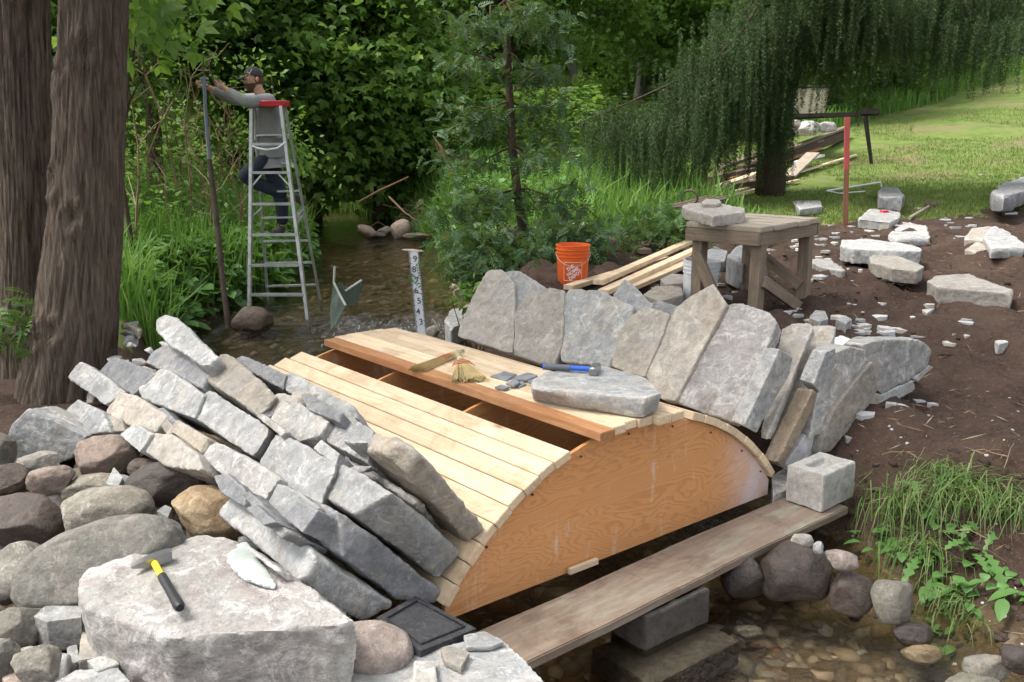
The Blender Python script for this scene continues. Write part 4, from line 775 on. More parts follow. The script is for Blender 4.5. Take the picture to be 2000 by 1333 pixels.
# bare saplings in the grass at the left
labs = ['thin bare sapling against the big trunk', 'bare reddish sapling left of the pole', 'straight bare sapling in front of the leafy maple', 'bent bare sapling in the tall grass', 'forked bare sapling behind the pole', 'thin bare sapling between pole and ladder', 'bare sapling brushing the man\'s sleeve', 'short bare sapling below the man\'s hands', 'crooked bare sapling at the grass edge', 'bare sapling left of the ladder rails', 'tallest bare sapling beside the trunk']
for k, (lab, px, d, hh) in enumerate(zip(labs, (262, 306, 322, 350, 380, 425, 452, 405, 285, 470, 334), (10.5, 11.5, 13, 12, 12.5, 13, 12.6, 11.2, 14, 12.8, 15), (2.5, 3.0, 3.0, 2.3, 2.6, 2.6, 2.2, 1.7, 3.2, 1.9, 3.6))):
    x, y = at_px(px, d); g = g1(x, y); t = thing('sapling', lab, 'sapling', (x, y, g), 'bare saplings in the tall grass'); mb = MB(); L = RNG.normal(size=2)*.12
    st = limb(mb, (x, y, g-.05), (x+L[0], y+L[1]*.5, g+hh), .018, .004, 0, 8, 5, .02)
    for j in range(9):
        p = st[2+j % 5]; q = p+np.array([RNG.normal()*.25, RNG.normal()*.2, .25+.3*RNG.random()]); limb(mb, p, q, .006, .002, 0, 4, 4, .08)
    mb.build('stem', LF_DRY, t)
    P = np.concatenate([np.array([x, y, g+.3])+RNG.normal(size=(70, 3))*[.22, .22, .1]+np.array([0, 0, 1])*RNG.uniform(0, hh, (70, 1))]); V = leafset(P, .07, RNG, 'single', .3); mk('leaves', V, qf(len(V)//4), LF_BRIGHT, t)
# young maple overhanging at the upper left
x, y = at_px(300, 9.5); x -= .4
tree('young maple with bright big leaves between trunk and man at the top', x-.2, y+.5, 4.4, .95, 2.3, 26, 420, .19, LF_BRIGHT, BARK2, 'maple', 'young_maple', 'trees and bushes behind the stream', .03, .25, lean=(.25, 0))
tree('small leafy bush behind the man\'s cap', *at_px(535, 13.5), 2.9, .45, .6, 22, 900, .09, LF_BRIGHT, BARK2, 'single', 'leafy_bush', 'trees and bushes behind the stream', .02, .22, cat='bush')
# ------------------------------------------------------------------ the two big trunks
def big_trunk(label, prof, d, top, seed, nknot):
    """prof: (py, centre px, width px)"""
    t = thing('cedar_tree', label, 'tree', Pd(prof[0][1], prof[0][0], d)); r = np.random.default_rng(seed); pts = []; rs = []
    for py, cx, wp in prof: p = Pd(cx, py, d); pts.append(p); rs.append(wp/2/pxm(p))
    pts = np.array(pts); rs = np.array(rs); pts = np.concatenate([[pts[0]-[0, 0, .5]], pts]); rs = np.concatenate([[rs[0]*1.35], rs])
    e = pts[-1]+(pts[-1]-pts[-2])/np.linalg.norm(pts[-1]-pts[-2])*top; pts = np.concatenate([pts, [e]]); rs = np.concatenate([rs, [rs[-1]*.6]])
    zz = np.concatenate([np.arange(pts[0, 2], pts[-2, 2], .022), np.linspace(pts[-2, 2], pts[-1, 2], 40)]); na = 150; th = np.linspace(0, 2*pi, na, endpoint=False)
    cx = np.interp(zz, pts[:, 2], pts[:, 0]); cy = np.interp(zz, pts[:, 2], pts[:, 1]); rr = np.interp(zz, pts[:, 2], rs)
    Zg, Tg = np.meshgrid(zz, th, indexing='ij'); Q = np.stack([np.cos(Tg)*3.2+cx[:, None]*0, np.sin(Tg)*3.2, Zg*.55+np.sin(Tg*2)*.1], -1).reshape(-1, 3)
    rg = (1-np.abs(fnoise(Q*[1, 1, .8], 4.2, 4, seed, .6)))*.020+fnoise(Q*[1, 1, 4], .5, 3, seed+5)*.008
    flare = np.exp(-(zz-pts[0, 2]-.25)/.35)[:, None]*(.16*np.cos(Tg*5+seed)+.08*np.cos(Tg*3)); R_ = rr[:, None]*(1+flare*.45)+rg.reshape(Zg.shape)-.02
    for k in range(nknot):
        kz = r.uniform(pts[1, 2]+.3, pts[-2, 2]); ka = -pi/2+r.uniform(-1.2, 1.2); q = np.hypot((Zg-kz)/.085, ((Tg-ka+pi) % (2*pi)-pi)*rr[:, None]/.07); R_ = R_+(.016*np.exp(-((q-1)/.5)**2)-.022*np.exp(-(q/.6)**2))*(1+.5*np.sin(Tg*23+Zg*31))
    V = np.stack([cx[:, None]+np.cos(Tg)*R_, cy[:, None]+np.sin(Tg)*R_, Zg], -1).reshape(-1, 3); n = len(zz); i = np.arange(n-1)[:, None]*na; j = np.arange(na)[None]; Fq = np.stack([i+j, i+(j+1) % na, i+na+(j+1) % na, i+na+j], -1).reshape(-1, 4)
    mk('trunk', V, Fq, BARK, t, True)
    P = pts[-1]+r.normal(size=(150, 3))*[1.5, 1.5, 1.2]-[0, 0, .3]; ks = r.integers(0, 150, 3600); P = P[ks]+r.normal(size=(3600, 3))*.3; P = P[P[:, 2] > pts[-2, 2]+.55]; V = leafset(P, .2, r, 'spray', .8); mk('crown', V, qf(len(V)//4), LF_CEDAR, t); return t
big_trunk('thick reddish-brown cedar trunk rising beside the stone pile', [(790, 122, 190), (720, 134, 178), (640, 147, 162), (400, 169, 139), (0, 184, 129), (-60, 186, 127)], 5.75, 3.2, 3, 6)
big_trunk('darker cedar trunk at the left edge, behind the thick one', [(790, 60, 120), (700, 52, 100), (400, 50, 100), (0, 40, 108), (-60, 38, 108)], 6.35, 3.2, 11, 5)
# hanging cedar tips at the left edge
x0 = Pd(8, 640, 5.6); P = x0+RNG.normal(size=(70, 3))*[.12, .1, .09]; V = leafset(P, .12, RNG, 'spray', .4); t = thing('cedar_shoot', 'small green cedar shoot at the left edge below the dark trunk', 'shrub', x0-np.array([0, 0, .3])); mk('foliage', V, qf(len(V)//4), LF_CEDARG, t); MB().tube([x0-np.array([.15, 0, .5]), x0], .008, 5).build('stem', BARK2, t)
# ------------------------------------------------------------------ small cedar in the middle
def mid_cedar():
    d = 10.6; pts = [Pd(1026, 500, d), Pd(1020, 440, d), Pd(1010, 370, d), Pd(1001, 290, d), Pd(996, 200, d), Pd(991, 100, d), Pd(988, 0, d), Pd(986, -90, d)]; g = g1(pts[0][0], pts[0][1]); t = thing('young_cedar', 'slim dark cedar with drooping sparse boughs on the right bank of the stream', 'tree', (pts[0][0], pts[0][1], g)); mb = MB()
    pts = [np.array([pts[0][0], pts[0][1], g-.1])]+pts; mb.tube(pts, [.062, .058, .055, .05, .046, .042, .038, .032, .025], 9); r = np.random.default_rng(5); tips = []
    spec = [(470, 860, 505, 1), (455, 1130, 480, 1), (440, 1180, 445, 1), (430, 900, 470, 1), (400, 850, 400, 1), (380, 1160, 400, .6), (350, 1140, 340, .5), (330, 880, 350, .7), (300, 1110, 290, .7), (290, 850, 300, .8), (250, 1080, 240, .5), (230, 880, 240, .7), (190, 1100, 180, .7), (170, 870, 190, .7), (120, 1090, 130, 1), (90, 880, 110, 1), (40, 1090, 60, 1), (20, 880, 40, 1), (-20, 1080, 10, 1), (480, 960, 530, 1), (480, 1080, 525, .9), (465, 910, 540, .8), (420, 1080, 430, .8), (360, 930, 390, .7), (410, 970, 450, .8)]
    for (py, tx, ty, dn) in spec:
        a = pts[1]; bb = min(range(1, len(pts)), key=lambda k: abs(666.5-FPX*((pts[k]-C)@Uv)/((pts[k]-C)@Fv)-py)); a = pts[bb]; b = Pd(tx, ty, d+r.uniform(-1.2, .7)); L = limb(mb, a, b, .013, .003, .1, 8, 5, .03)
        for k in range(int(135*dn)):
            f = r.uniform(.22, 1); i = min(int(f*7), 6); p = L[i]+(L[i+1]-L[i])*(f*7-i); tips.append(p+r.normal(size=3)*[.12, .14, .05]+np.array([0, 0, -.05]))
    mb.build('trunk', BARK2, t, True); V = leafset(np.array(tips), .14, r, 'spray', .35); mk('crown', V, qf(len(V)//4), LF_CEDAR, t)
    mb = MB()
    for a, b, c_ in (((1000, 180), (1045, 140), (1053, 95)), ((960, 118), (915, 100), (875, 66))): mb.tube([Pd(*a, d-.1), Pd(*b, d-.3), Pd(*c_, d-.4)], [.012, .008, .003], 5)
    mb.build('dead_twig', BARKG, t)
mid_cedar()
# dark brush below the cedar beside the stream
def brush(label, px, py, d, rx, rz, n, size, lm, kind, name='cedar_brush'):
    c = Pd(px, py, d); r = np.random.default_rng(px); P = c+r.normal(size=(n, 3))*[rx, rx*.8, rz]; V = leafset(P, size, r, kind, .4); t = thing(name, label, 'bush', (c[0], c[1], g1(c[0], c[1])), 'low bushes by the stream'); mk('foliage', V, qf(len(V)//4), lm, t)
    mb = MB(); b = np.array([c[0], c[1], g1(c[0], c[1])-.05])
    for k in range(8): limb(mb, b, c+r.normal(size=3)*[rx, rx*.8, rz], .008, .003, 0, 4, 4)
    mb.build('branches', BARK2, t)
brush('feathery cedar brush hanging over the water left of the bucket', 945, 495, 9.4, .24, .15, 460, .15, LF_CEDAR, 'spray')
brush('feathery cedar brush right behind the orange bucket', 1120, 470, 9.6, .30, .12, 460, .14, LF_CEDAR, 'spray')
brush('green cedar brush beside the worktable', 1300, 440, 10.2, .26, .10, 420, .14, LF_CEDARG, 'spray')
brush('bright leafy shoot over the water behind the leftmost standing slab', 930, 575, 8.6, .10, .07, 90, .10, LF_BRIGHT, 'single', 'leafy_shoot')
brush('dark cedar brush in front of the stream edge', 1010, 515, 9.2, .26, .12, 520, .14, LF_CEDAR, 'spray')
# ------------------------------------------------------------------ weeping spruce
def spruce():
    r = np.random.default_rng(8); x, y = at_px(1512, 15.6); g = g1(x, y); t = thing('weeping_spruce', 'dark spruce with long hanging curtains of twigs behind the worktable', 'tree', (x, y, g)); mb = MB()
    mb.tube([(x, y, g-.2), (x-.02, y, g+1), (x+.03, y, g+2.5), (x, y, g+5), (x, y, g+9)], [.26, .22, .20, .17, .04], 12)
    SP = []; SU = []; SL = []
    def strand(p, L, dens=1):
        n = max(3, int(L/.034*dens)); tt = np.linspace(0, 1, n); sw = r.normal(size=2)*.06
        q = np.stack([p[0]+sw[0]*tt*L, p[1]+sw[1]*tt*L, p[2]-tt*L], -1); 
        for k in range(11):
            a = r.uniform(0, 2*pi, n); u = np.stack([np.cos(a)*.8, np.sin(a)*.8, -np.ones(n)*.65], -1); SP.append(q+r.normal(size=(n, 3))*.012); SU.append(unit(u)); SL.append(np.full(n, .050)*(1-.35*tt)*r.uniform(.7, 1.3, n))
    def bough(pts, n, lmin, lmax, spread=.25, rr=.03):
        pts = [np.array(p) for p in pts]; mb.tube(pts, list(np.linspace(rr, rr*.25, len(pts))), 6); m_ = len(pts)-1
        bc = r.uniform(.03, 1, max(4, n//9))
        for k in range(int(n*1.9)):
            f = np.clip(bc[r.integers(0, len(bc))]+r.normal()*.018, .01, .999)*m_; i = min(int(f), m_-1); p = pts[i]+(pts[i+1]-pts[i])*(f-i)+r.normal(size=3)*[spread, spread, .06]; strand(p, r.uniform(lmin, lmax)*(1 if r.random() > .3 else .5))
    D = 15.2
    bough([Pd(1512, -60, 15.6), Pd(1410, 90, D), Pd(1330, 155, D-.2), Pd(1230, 200, D-.4), Pd(1120, 245, D-.6)], 120, .35, 1.1, .2)
    bough([Pd(1512, 20, 15.6), Pd(1420, 130, D), Pd(1340, 185, D), Pd(1260, 225, D), Pd(1180, 270, D)], 170, .5, 1.25, .28)
    bough([Pd(1512, 60, 15.6), Pd(1440, 130, D-.4), Pd(1380, 180, D-.8), Pd(1300, 260, D-1)], 150, .5, 1.2, .28)
    bough([Pd(1512, -40, 15.6), Pd(1450, 60, 14.6), Pd(1400, 110, 14.2)], 130, .6, 1.9, .3)
    bough([Pd(1512, 100, 15.6), Pd(1450, 180, 15), Pd(1400, 240, 14.8), Pd(1350, 300, 14.6)], 80, .3, .7, .2)
    bough([Pd(1520, -90, 15.6), Pd(1540, 0, 15.1), Pd(1490, 100, 15.2)], 90, .8, 2.2, .22)
    bough([Pd(1512, 30, 15.5), Pd(1500, 130, 15.1), Pd(1530, 240, 15.3)], 85, .5, 1.5, .2)
    for k, (ex, ey, dd) in enumerate(((1640, 10, 15), (1700, -20, 15.6), (1760, 20, 14.6), (1830, -30, 15.2), (1880, 10, 14.4), (1890, -40, 14.8), (1620, -60, 14.4), (1580, 60, 15.4), (1900, -90, 15), (1700, -60, 13.8))):
        bough([Pd(1520, -150-8*k, 15.6), Pd((1520+ex)/2, ey-60, dd), Pd(ex, ey, dd), Pd(ex+60, ey+50, dd)], 125, .3, 1.0+.2*(k % 3 == 0), .36)
    for k in range(14): bough([(x, y, g+4.5+k*.3), (x+r.normal()*1.5, y+r.normal()*1.5, g+4.2+k*.3)], 14, .4, 1.2, .3)
    mb.build('trunk', BARK2, t, True); P = np.concatenate(SP); U = np.concatenate(SU); L = np.concatenate(SL); Sd = unit(np.cross(U, rnd(len(U), r))); V = quads(P, U, Sd, L, .0085); mk('crown', V, qf(len(P)), LF_SPRUCE, t)
spruce()
# ------------------------------------------------------------------ worktable
def gz(px, py): return Pg(px, py)
def worktable():
    zt = 1.37; tl, tr_c, tf = Pz(1343, 424, zt), Pz(1604, 415, zt), Pz(1487, 450, zt); bk_ = tl+(tr_c-tf)
    t = thing('worktable', 'weathered wooden worktable with crossed braces, littered with grit, holding a flat stone', 'table', (tf+bk_)/2*[1, 1, 0]+[0, 0, .55])
    ex = (tl-tf); ey = (tr_c-tf); Lx, Ly = np.linalg.norm(ex), np.linalg.norm(ey); ux, uy = ex/Lx, ey/Ly; ya = rad(42); ux = np.array([-cos(ya), sin(ya), 0]); uy = np.array([sin(ya), cos(ya), 0]); Lx, Ly = .64, 1.0; ex = ux*Lx; ey = uy*Ly; bk_ = tf+ex+ey; up = np.array([0, 0, 1.])
    for k in range(5): c = tf+ex/2+ey*(k+.5)/5; board('top_plank', c, ux*(Lx/2+.01*(k % 2)), uy*(Ly/10-.003), up*.02, TABT, t, .006, .002)
    z = -.07
    board('apron', tf+ex/2-uy*.0+up*z, ux*Lx/2*.97, uy*.018, up*.047, OLDW, t, .003); board('apron', tf+ex/2+ey+up*z, ux*Lx/2*.97, uy*.018, up*.047, OLDW, t, .003)
    board('apron', tf+ey/2+up*z+ux*.03, uy*Ly/2*.95, ux*.018, up*.047, OLDW, t, .003); board('apron', tf+ex+ey/2+up*z-ux*.03, uy*Ly/2*.95, ux*.018, up*.047, OLDW, t, .003)
    L = {}
    for i in (0, 1):
        for j in (0, 1):
            p = tf+ex*(.1+.78*i)+ey*(.10+.8*j); g = g1(p[0], p[1])-.03; top = zt-.03; L[i, j] = p
            board('leg', (p[0], p[1], (g+top)/2), up*(top-g)/2, ux*.045, uy*.045, OLDW, t, .005)
    def br(a, za, b, zb):
        a = np.array([a[0], a[1], za]); b = np.array([b[0], b[1], zb]); d = (b-a)/2; s = np.cross(d, up); s /= np.linalg.norm(s); n = np.cross(d, s); n /= np.linalg.norm(n)
        board('brace', (a+b)/2+s*.055, d, n*.045, s*.018, OLDW, t, .003)
    br(L[1, 0], 1.15, L[0, 0]*.6+L[1, 0]*.4, .62); br(L[0, 0], .98, L[0, 1], .62); br(L[1, 1], 1.15, L[0, 1], .85); br(L[0, 0], .6, L[1, 0], .6); br(L[0, 0], .62, L[0, 1], .62)
    return zt
ZT = worktable()+.02
def onz(label, m, z, th, pts, cat='stone slab', name='stone_slab', **k):
    P = [Pz(x, y, z+th) for x, y in pts]; return stone_obj(name, P+[p-np.array([0, 0, th]) for p in P], m, label, cat, **k)
onz('flat beige slab overhanging the left corner of the worktable', SB, ZT, .085, [(1333, 402), (1345, 398), (1400, 396), (1455, 406), (1453, 414), (1392, 421), (1340, 408)])
onz('small stone on top of the flat slab on the worktable', SB, ZT+.085, .03, [(1370, 394), (1378, 389), (1404, 389), (1409, 395), (1400, 399), (1374, 399)])
# ------------------------------------------------------------------ buckets
def bucket(label, px, py, d, r, h, m, tilt=0):
    p = Pd(px, py, d); t = thing('bucket', label, 'bucket', p); c = np.array([0., 0, 0])
    R = Matrix.Translation(Vector(p))@Matrix.Rotation(tilt, 4, 'Y')
    def put(o): o.parent = t; o.matrix_parent_inverse = Matrix.Translation(-Vector(p)); o.matrix_basis = R; return o
    prof = [(r*.80, 0), (r*.82, .004), (r*.93, h*.72), (r*.97, h*.73), (r*.97, h*.745), (r*.94, h*.75), (r*.945, h*.80), (r*.985, h*.81), (r*.985, h*.825), (r*.95, h*.83), (r*.955, h*.88), (r*1.0, h*.89), (r*1.0, h*.905), (r*.97, h*.91), (r*.975, h*.98), (r*1.01, h*.985), (r*1.0, h), (r*.95, h), (r*.93, h*.9), (r*.77, .01), (0.001, .01)]
    mb = MB(); mb.lathe(c, prof, 40); mb.F.append(tuple(range(40))[::-1]); o = put(autos(mb.build('body', m), 35))
    hb = MB().tube([(r*1.0*cos(a), r*1.03*sin(a)-.012, h*.85-.11*abs(sin(a))*1.0) for a in np.linspace(pi*1.02, pi*1.98, 16)], .0022, 5); put(hb.build('wire_handle', EDGE)); return t, p, put
bt, bp_, bput = bucket('bright orange plastic bucket with a white square store mark, behind the standing slabs', 1118, 562, 8.0, .147, .37, ORANGE)
def decal_text(txt, r, z, h, ang0, m, rot, name='printed_letters'):
    cu = bpy.data.curves.new('t', 'FONT'); cu.body = txt; cu.size = h; cu.align_x = 'CENTER'; cu.align_y = 'CENTER'; cu.extrude = .0006; cu.offset = h*.03; cu.space_line = .95
    o = bpy.data.objects.new('t', cu); COL.objects.link(o); dg = bpy.context.evaluated_depsgraph_get(); me = bpy.data.meshes.new_from_object(o.evaluated_get(dg)); bpy.data.objects.remove(o)
    bm = bmesh.new(); bm.from_mesh(me); bmesh.ops.triangulate(bm, faces=bm.faces[:])
    for _ in range(3): bmesh.ops.subdivide_edges(bm, edges=[e for e in bm.edges if e.calc_length() > .03], cuts=1); bmesh.ops.triangulate(bm, faces=[f for f in bm.faces if len(f.verts) > 3])
    for v in bm.verts:
        x, y, d = v.co; X = x*cos(rot)-y*sin(rot); Y = x*sin(rot)+y*cos(rot); Z = z+Y; rr = r(Z)+.0012+d; a = ang0+X/r(Z); v.co = (rr*cos(a), rr*sin(a), Z)
    bm.to_mesh(me); bm.free(); me.name = name; me.materials.clear(); me.materials.append(m); o = bpy.data.objects.new(name, me); COL.objects.link(o); return o
rf = lambda z: .147*(.82+.11*z/(.37*.72))
aw = -pi/2-.05
bput(decal_text('THE\nHOME\nDEPOT', rf,   .155, .040, aw, WPAINT, rad(36)))
sq = .078; mb = MB()
for (a, b) in (((-1, -1), (1, -1)), ((1, -1), (1, 1)), ((1, 1), (-1, 1)), ((-1, 1), (-1, -1))):
    q = []
    for f in np.linspace(0, 1, 8):
        X = (a[0]+(b[0]-a[0])*f)*sq; Z = .155+(a[1]+(b[1]-a[1])*f)*sq; q.append((rf(Z)*1.004*cos(aw+X/rf(Z)), rf(Z)*1.004*sin(aw+X/rf(Z)), Z))
    mb.tube(q, .0018, 5)
bput(mb.build('printed_square', WPAINT))
bucket('dirty white plastic bucket beside the worktable leg', 1363, 600, 7.5, .15, .38, WPAINT if False else WHITEP, rad(3))
# ------------------------------------------------------------------ fresh lumber behind the standing slabs
def lumber(label, a, b, za, zb, w_, th, m=PINE, group='fresh boards by the orange bucket', roll=0, name='lumber_board'):
    A_, B_ = (Pg(*a, up=za)+[0, 0, 0], Pg(*b, up=zb)) if za < .5 else (Pz(*a, za), Pz(*b, zb)); d = (B_-A_)/2; s = np.cross(d, [0, 0, 1.]); s /= np.linalg.norm(s); n = np.cross(s, d); n /= np.linalg.norm(n)
    if roll: s, n = s*cos(roll)+n*sin(roll), n*cos(roll)-s*sin(roll)
    o = board(name, (A_+B_)/2, d, s*w_/2, n*th/2, m, None, .002); return tag(o, label, 'board', group)
lumber('topmost fresh board with its cut end over the others', (1168, 552), (1370, 462), .90, .92, .089, .038)
lumber('lower fresh board whose end sticks out left under the topmost', (1110, 562), (1300, 505), .84, .82, .089, .038)
lumber('fresh board lying right of the topmost one', (1178, 571), (1372, 482), .85, .88, .089, .038)
lumber('lowest broad fresh board nearest to the standing slabs', (1205, 572), (1400, 490), .82, .83, .12, .038)
# weathered boards, old timber pile behind spruce
lumber('grey old board lying in the brush behind the bucket', (1170, 460), (1262, 492), 0.06, 0.06, .12, .05, OLDW, None)
lumber('dark half-buried beam in front of the timber', (1385, 372), (1545, 350), .08, .08, .16, .12, DARKW, 'old timber lying on the grass behind the spruce')
lumber('grey short board on the left timber', (1430, 318), (1500, 296), .2, .2, .16, .04, OLDW, 'old timber lying on the grass behind the spruce')
for q_, (lb, a_, b_, u_, mm) in enumerate((('long grey board on top of the dark rotten beam', (1470, 318), (1655, 248), .30, OLDW), ('reddish board beside the rotten beam', (1420, 350), (1600, 290), .12, PINE2), ('long pale board under the spruce boughs', (1375, 375), (1530, 322), .16, PINE), ('low brown board nearest the bench', (1360, 388), (1500, 345), .06, OLDW))): lumber(lb, a_, b_, u_, u_, .14, .05, mm, 'old timber lying on the grass behind the spruce')
GP = 'old timber lying on the grass behind the spruce'
lumber('long pale new lath lying on the grass past the spruce', (1400, 385), (1672, 303), 0.05, 0.05, .07, .03, PINE, GP)
lumber('second pale lath in front of the old timber', (1370, 395), (1560, 352), 0.06, 0.06, .06, .03, PINE, GP)
lumber('thick dark rotten beam on the grass', (1450, 335), (1650, 262), 0.12, 0.12, .2, .2, DARKW, GP)
lumber('grey board on top of the rotten beam', (1540, 290), (1600, 274), 0.26, 0.26, .22, .05, OLDW, GP)
lumber('broad grey plank leaning against the timber', (1540, 345), (1588, 300), 0.08, 0.30, .25, .04, TABT, GP)
lumber('white painted short board behind the leaning plank', (1555, 318), (1604, 304), 0.12, 0.20, .16, .04, WPAINT, GP)
lumber('dark beam lying left of the spruce trunk', (1380, 355), (1500, 330), 0.10, 0.10, .18, .16, DARKW, GP)
lumber('brown old board at the left end of the timber', (1400, 330), (1480, 302), 0.15, 0.15, .2, .05, OLDW, GP)
lumber('pale sheet of fresh wood on the grass under the cedar boughs', (1040, 425), (1165, 440), 0.06, 0.06, .45, .03, PINE, None)
# ------------------------------------------------------------------ trailer, stake, wire frame, bench, stones far back
def trailer():
    d = 20.; TM1 = plain('cream_trailer_panel', (.42, .40, .28), .6, 0, .2); DK = plain('dark_rusty_steel', (.03, .025, .022), .7, .4, .3); base = Pd(1580, 262, d); t = thing('trailer', 'small tipping trailer with a cream box, dark frame and drawbar behind the spruce', 'trailer', (base[0], base[1], g1(base[0], base[1])))
    a, b = Pd(1480, 222, d+.3), Pd(1612, 210, d-.1); u = (b-a); u[2] = 0; L = np.linalg.norm(u); u /= L; v = np.array([-u[1], u[0], 0]); zb = Pd(1600, 222, d)[2]; zt = Pd(1600, 170, d)[2]; up = np.array([0, 0, 1.])
    c = (a+b)/2; c[2] = zb; w_ = 1.3
    mb = MB(); bot = [c-u*L/2, c+u*L/2, c+u*L/2+v*w_, c-u*L/2+v*w_]; tp = [p+up*(zt-zb)+(p-(c+v*w_/2))*[.08, .08, 0] for p in bot]
    for i in range(4): j = (i+1) % 4; pan = MB().prism([bot[i], bot[j], tp[j], tp[i]], np.cross(bot[j]-bot[i], up)/np.linalg.norm(bot[j]-bot[i])*-.03); fixn(pan.build('side_panel', TM1, t))
    MB().box(c+v*w_/2, u*L/2, v*w_/2, up*.03).build('floor_panel', DK, t)
    for i in range(4): MB().tube([tp[i], tp[(i+1) % 4]], .025, 6).build('rim_rail', DK, t)
    e = Pd(1715, 222, d-.6); f = Pd(1500, 228, d); g = Pd(1510, 232, d+1)
    for p in (f, g): board('frame_bar', (p+e)/2, (e-p)/2, np.array([0, .03, 0]), up*.04, DK, t, .004)
    fx = Pd(1700, 218, d-.6); board('hitch', fx, u*.16, v*.05, up*.06, DK, t, .01)
    j0 = Pd(1690, 228, d-.6); gx = Pd(1706, 275, d-.6); j1 = np.array([gx[0], gx[1], g1(gx[0], gx[1])]); MB().tube([j0, j1], [.05, .035], 8).build('jack_leg', DK, t); MB().tube([Pd(1680, 224, d-.6), Pd(1676, 248, d-.6)], .012, 6).build('chain', DK, t)
    for k in (.25,): 
        wc = c-u*L*.1; wc = wc+up*(-.18); ax = v; mb = MB(); n = 24
        W = [(.33, -.1), (.36, -.06), (.36, .06), (.33, .1), (.2, .1), (.18, .03), (.02, .03)]
        V = [wc+ax*h+(u*cos(q)+up*sin(q))*r for r, h in W for q in np.linspace(0, 2*pi, n, endpoint=False)]; mb.add(V, [(k2*n+j, k2*n+(j+1) % n, (k2+1)*n+(j+1) % n, (k2+1)*n+j) for k2 in range(len(W)-1) for j in range(n)]); autos(mb.build('wheel', BLACKR, t))
trailer()
p = Pg(1652, 442); sk = thing('survey_stake', 'thin upright wooden stake with its upper half painted red', 'stake', p); a, b = p-np.array([0, 0, .1]), Pd(1655, 229, p[1]); mid = a+(b-a)*.55
board('stake_shaft', (a+mid)/2, (mid-a)/2, np.array([.032, 0, 0]), np.array([0, .012, 0]), wood_mat('brown_stake_wood', (.26, .12, .07), (.2, .09, .05), (.1, .05, .03)), sk); board('red_top', (mid+b)/2, (b-mid)/2, np.array([.033, 0, 0]), np.array([0, .013, 0]), plain('faded_red_paint', (.42, .085, .075), .8), sk)
q = [Pg(*a, up=z) for a, z in (((1615, 373), .06), ((1720, 356), .10), ((1722, 366), .03))]; q2 = [Pg(1615, 373, .06), Pg(1640, 378, .05), Pg(1690, 374, .05)]
fr2 = thing('wire_frame', 'thin white bent frame lying on the grass beside the red stake', 'frame', q[0]); MB().tube(q, .014, 6).build('long_bar', WPAINT, fr2); MB().tube(q2, .010, 6).build('short_bar', WPAINT, fr2)
def bench():
    a, b = Pg(1385, 400, .38), Pg(1450, 378, .38); b[2] = a[2]; t = thing('garden_bench', 'dark old garden bench with curled iron legs standing under the spruce', 'bench', (a[0], a[1], g1(a[0], a[1]))); u = b-a; L = np.linalg.norm(u); u /= L; v = np.array([-u[1], u[0], 0]); a = a-u*.7; L += .7
    for k in range(4): board('seat_slat', a+u*L/2+v*(.05+.1*k), u*L/2, v*.04, (0, 0, .015), DARKW, t)
    for f in (.15, .92):
        p = a+u*L*f; g = g1(p[0], p[1])
        for s in (0., .35): c = p+v*s; MB().tube([c, c+v*(s-.17)*.5+np.array([0, 0, -.15]), (c[0], c[1], g+.1), (c[0]+v[0]*(s-.17)*.6, c[1]+v[1]*(s-.17)*.6, g)], .02, 7).build('leg', IRON, t)
        MB().tube([p+v*(.17+.10*cos(q)+0*q)+np.array([0, 0, .10+.09*sin(q)]) for q in np.linspace(-.6, 3.9, 14)], .015, 6).build('armrest', IRON, t)
    return t
bench()
# blue can and blue sheet under the spruce
p = Pg(1440, 262); t = thing('wheelbarrow', 'blue metal wheelbarrow half hidden behind the hanging spruce twigs', 'wheelbarrow', p)
BLM = plain('blue_painted_metal', (.03, .10, .3), .5, 0); a = Pd(1362, 232, 19.5); b = Pd(1482, 236, 19.5); mb = MB(); c = (a+b)/2
top = [c+np.array(q) for q in ((-.5, -.3, .12), (.45, -.3, .08), (.45, .3, .08), (-.5, .3, .12))]; bot = [c+np.array(q) for q in ((-.3, -.2, -.12), (.2, -.2, -.12), (.2, .2, -.12), (-.3, .2, -.12))]
mb.add(top+bot, [(4, 5, 6, 7), (0, 1, 5, 4), (1, 2, 6, 5), (2, 3, 7, 6), (3, 0, 4, 7)]); mb.build('tray', BLM, t)
for s in (-.22, .22): MB().tube([c+[-1.0, s, .05], c+[-.2, s, -.14], c+[.5, s*.3, -.25]], .018, 6).build('handle', BLM, t)
MB().tube([c+[.55, -.04, -.28], c+[.55, .04, -.28]], .16, 18).build('wheel', BLACKR, t)
for s in (-.2, .2): MB().tube([c+[-.25, s, -.14], c+[-.3, s, -.45]], .016, 6).build('leg', BLM, t)
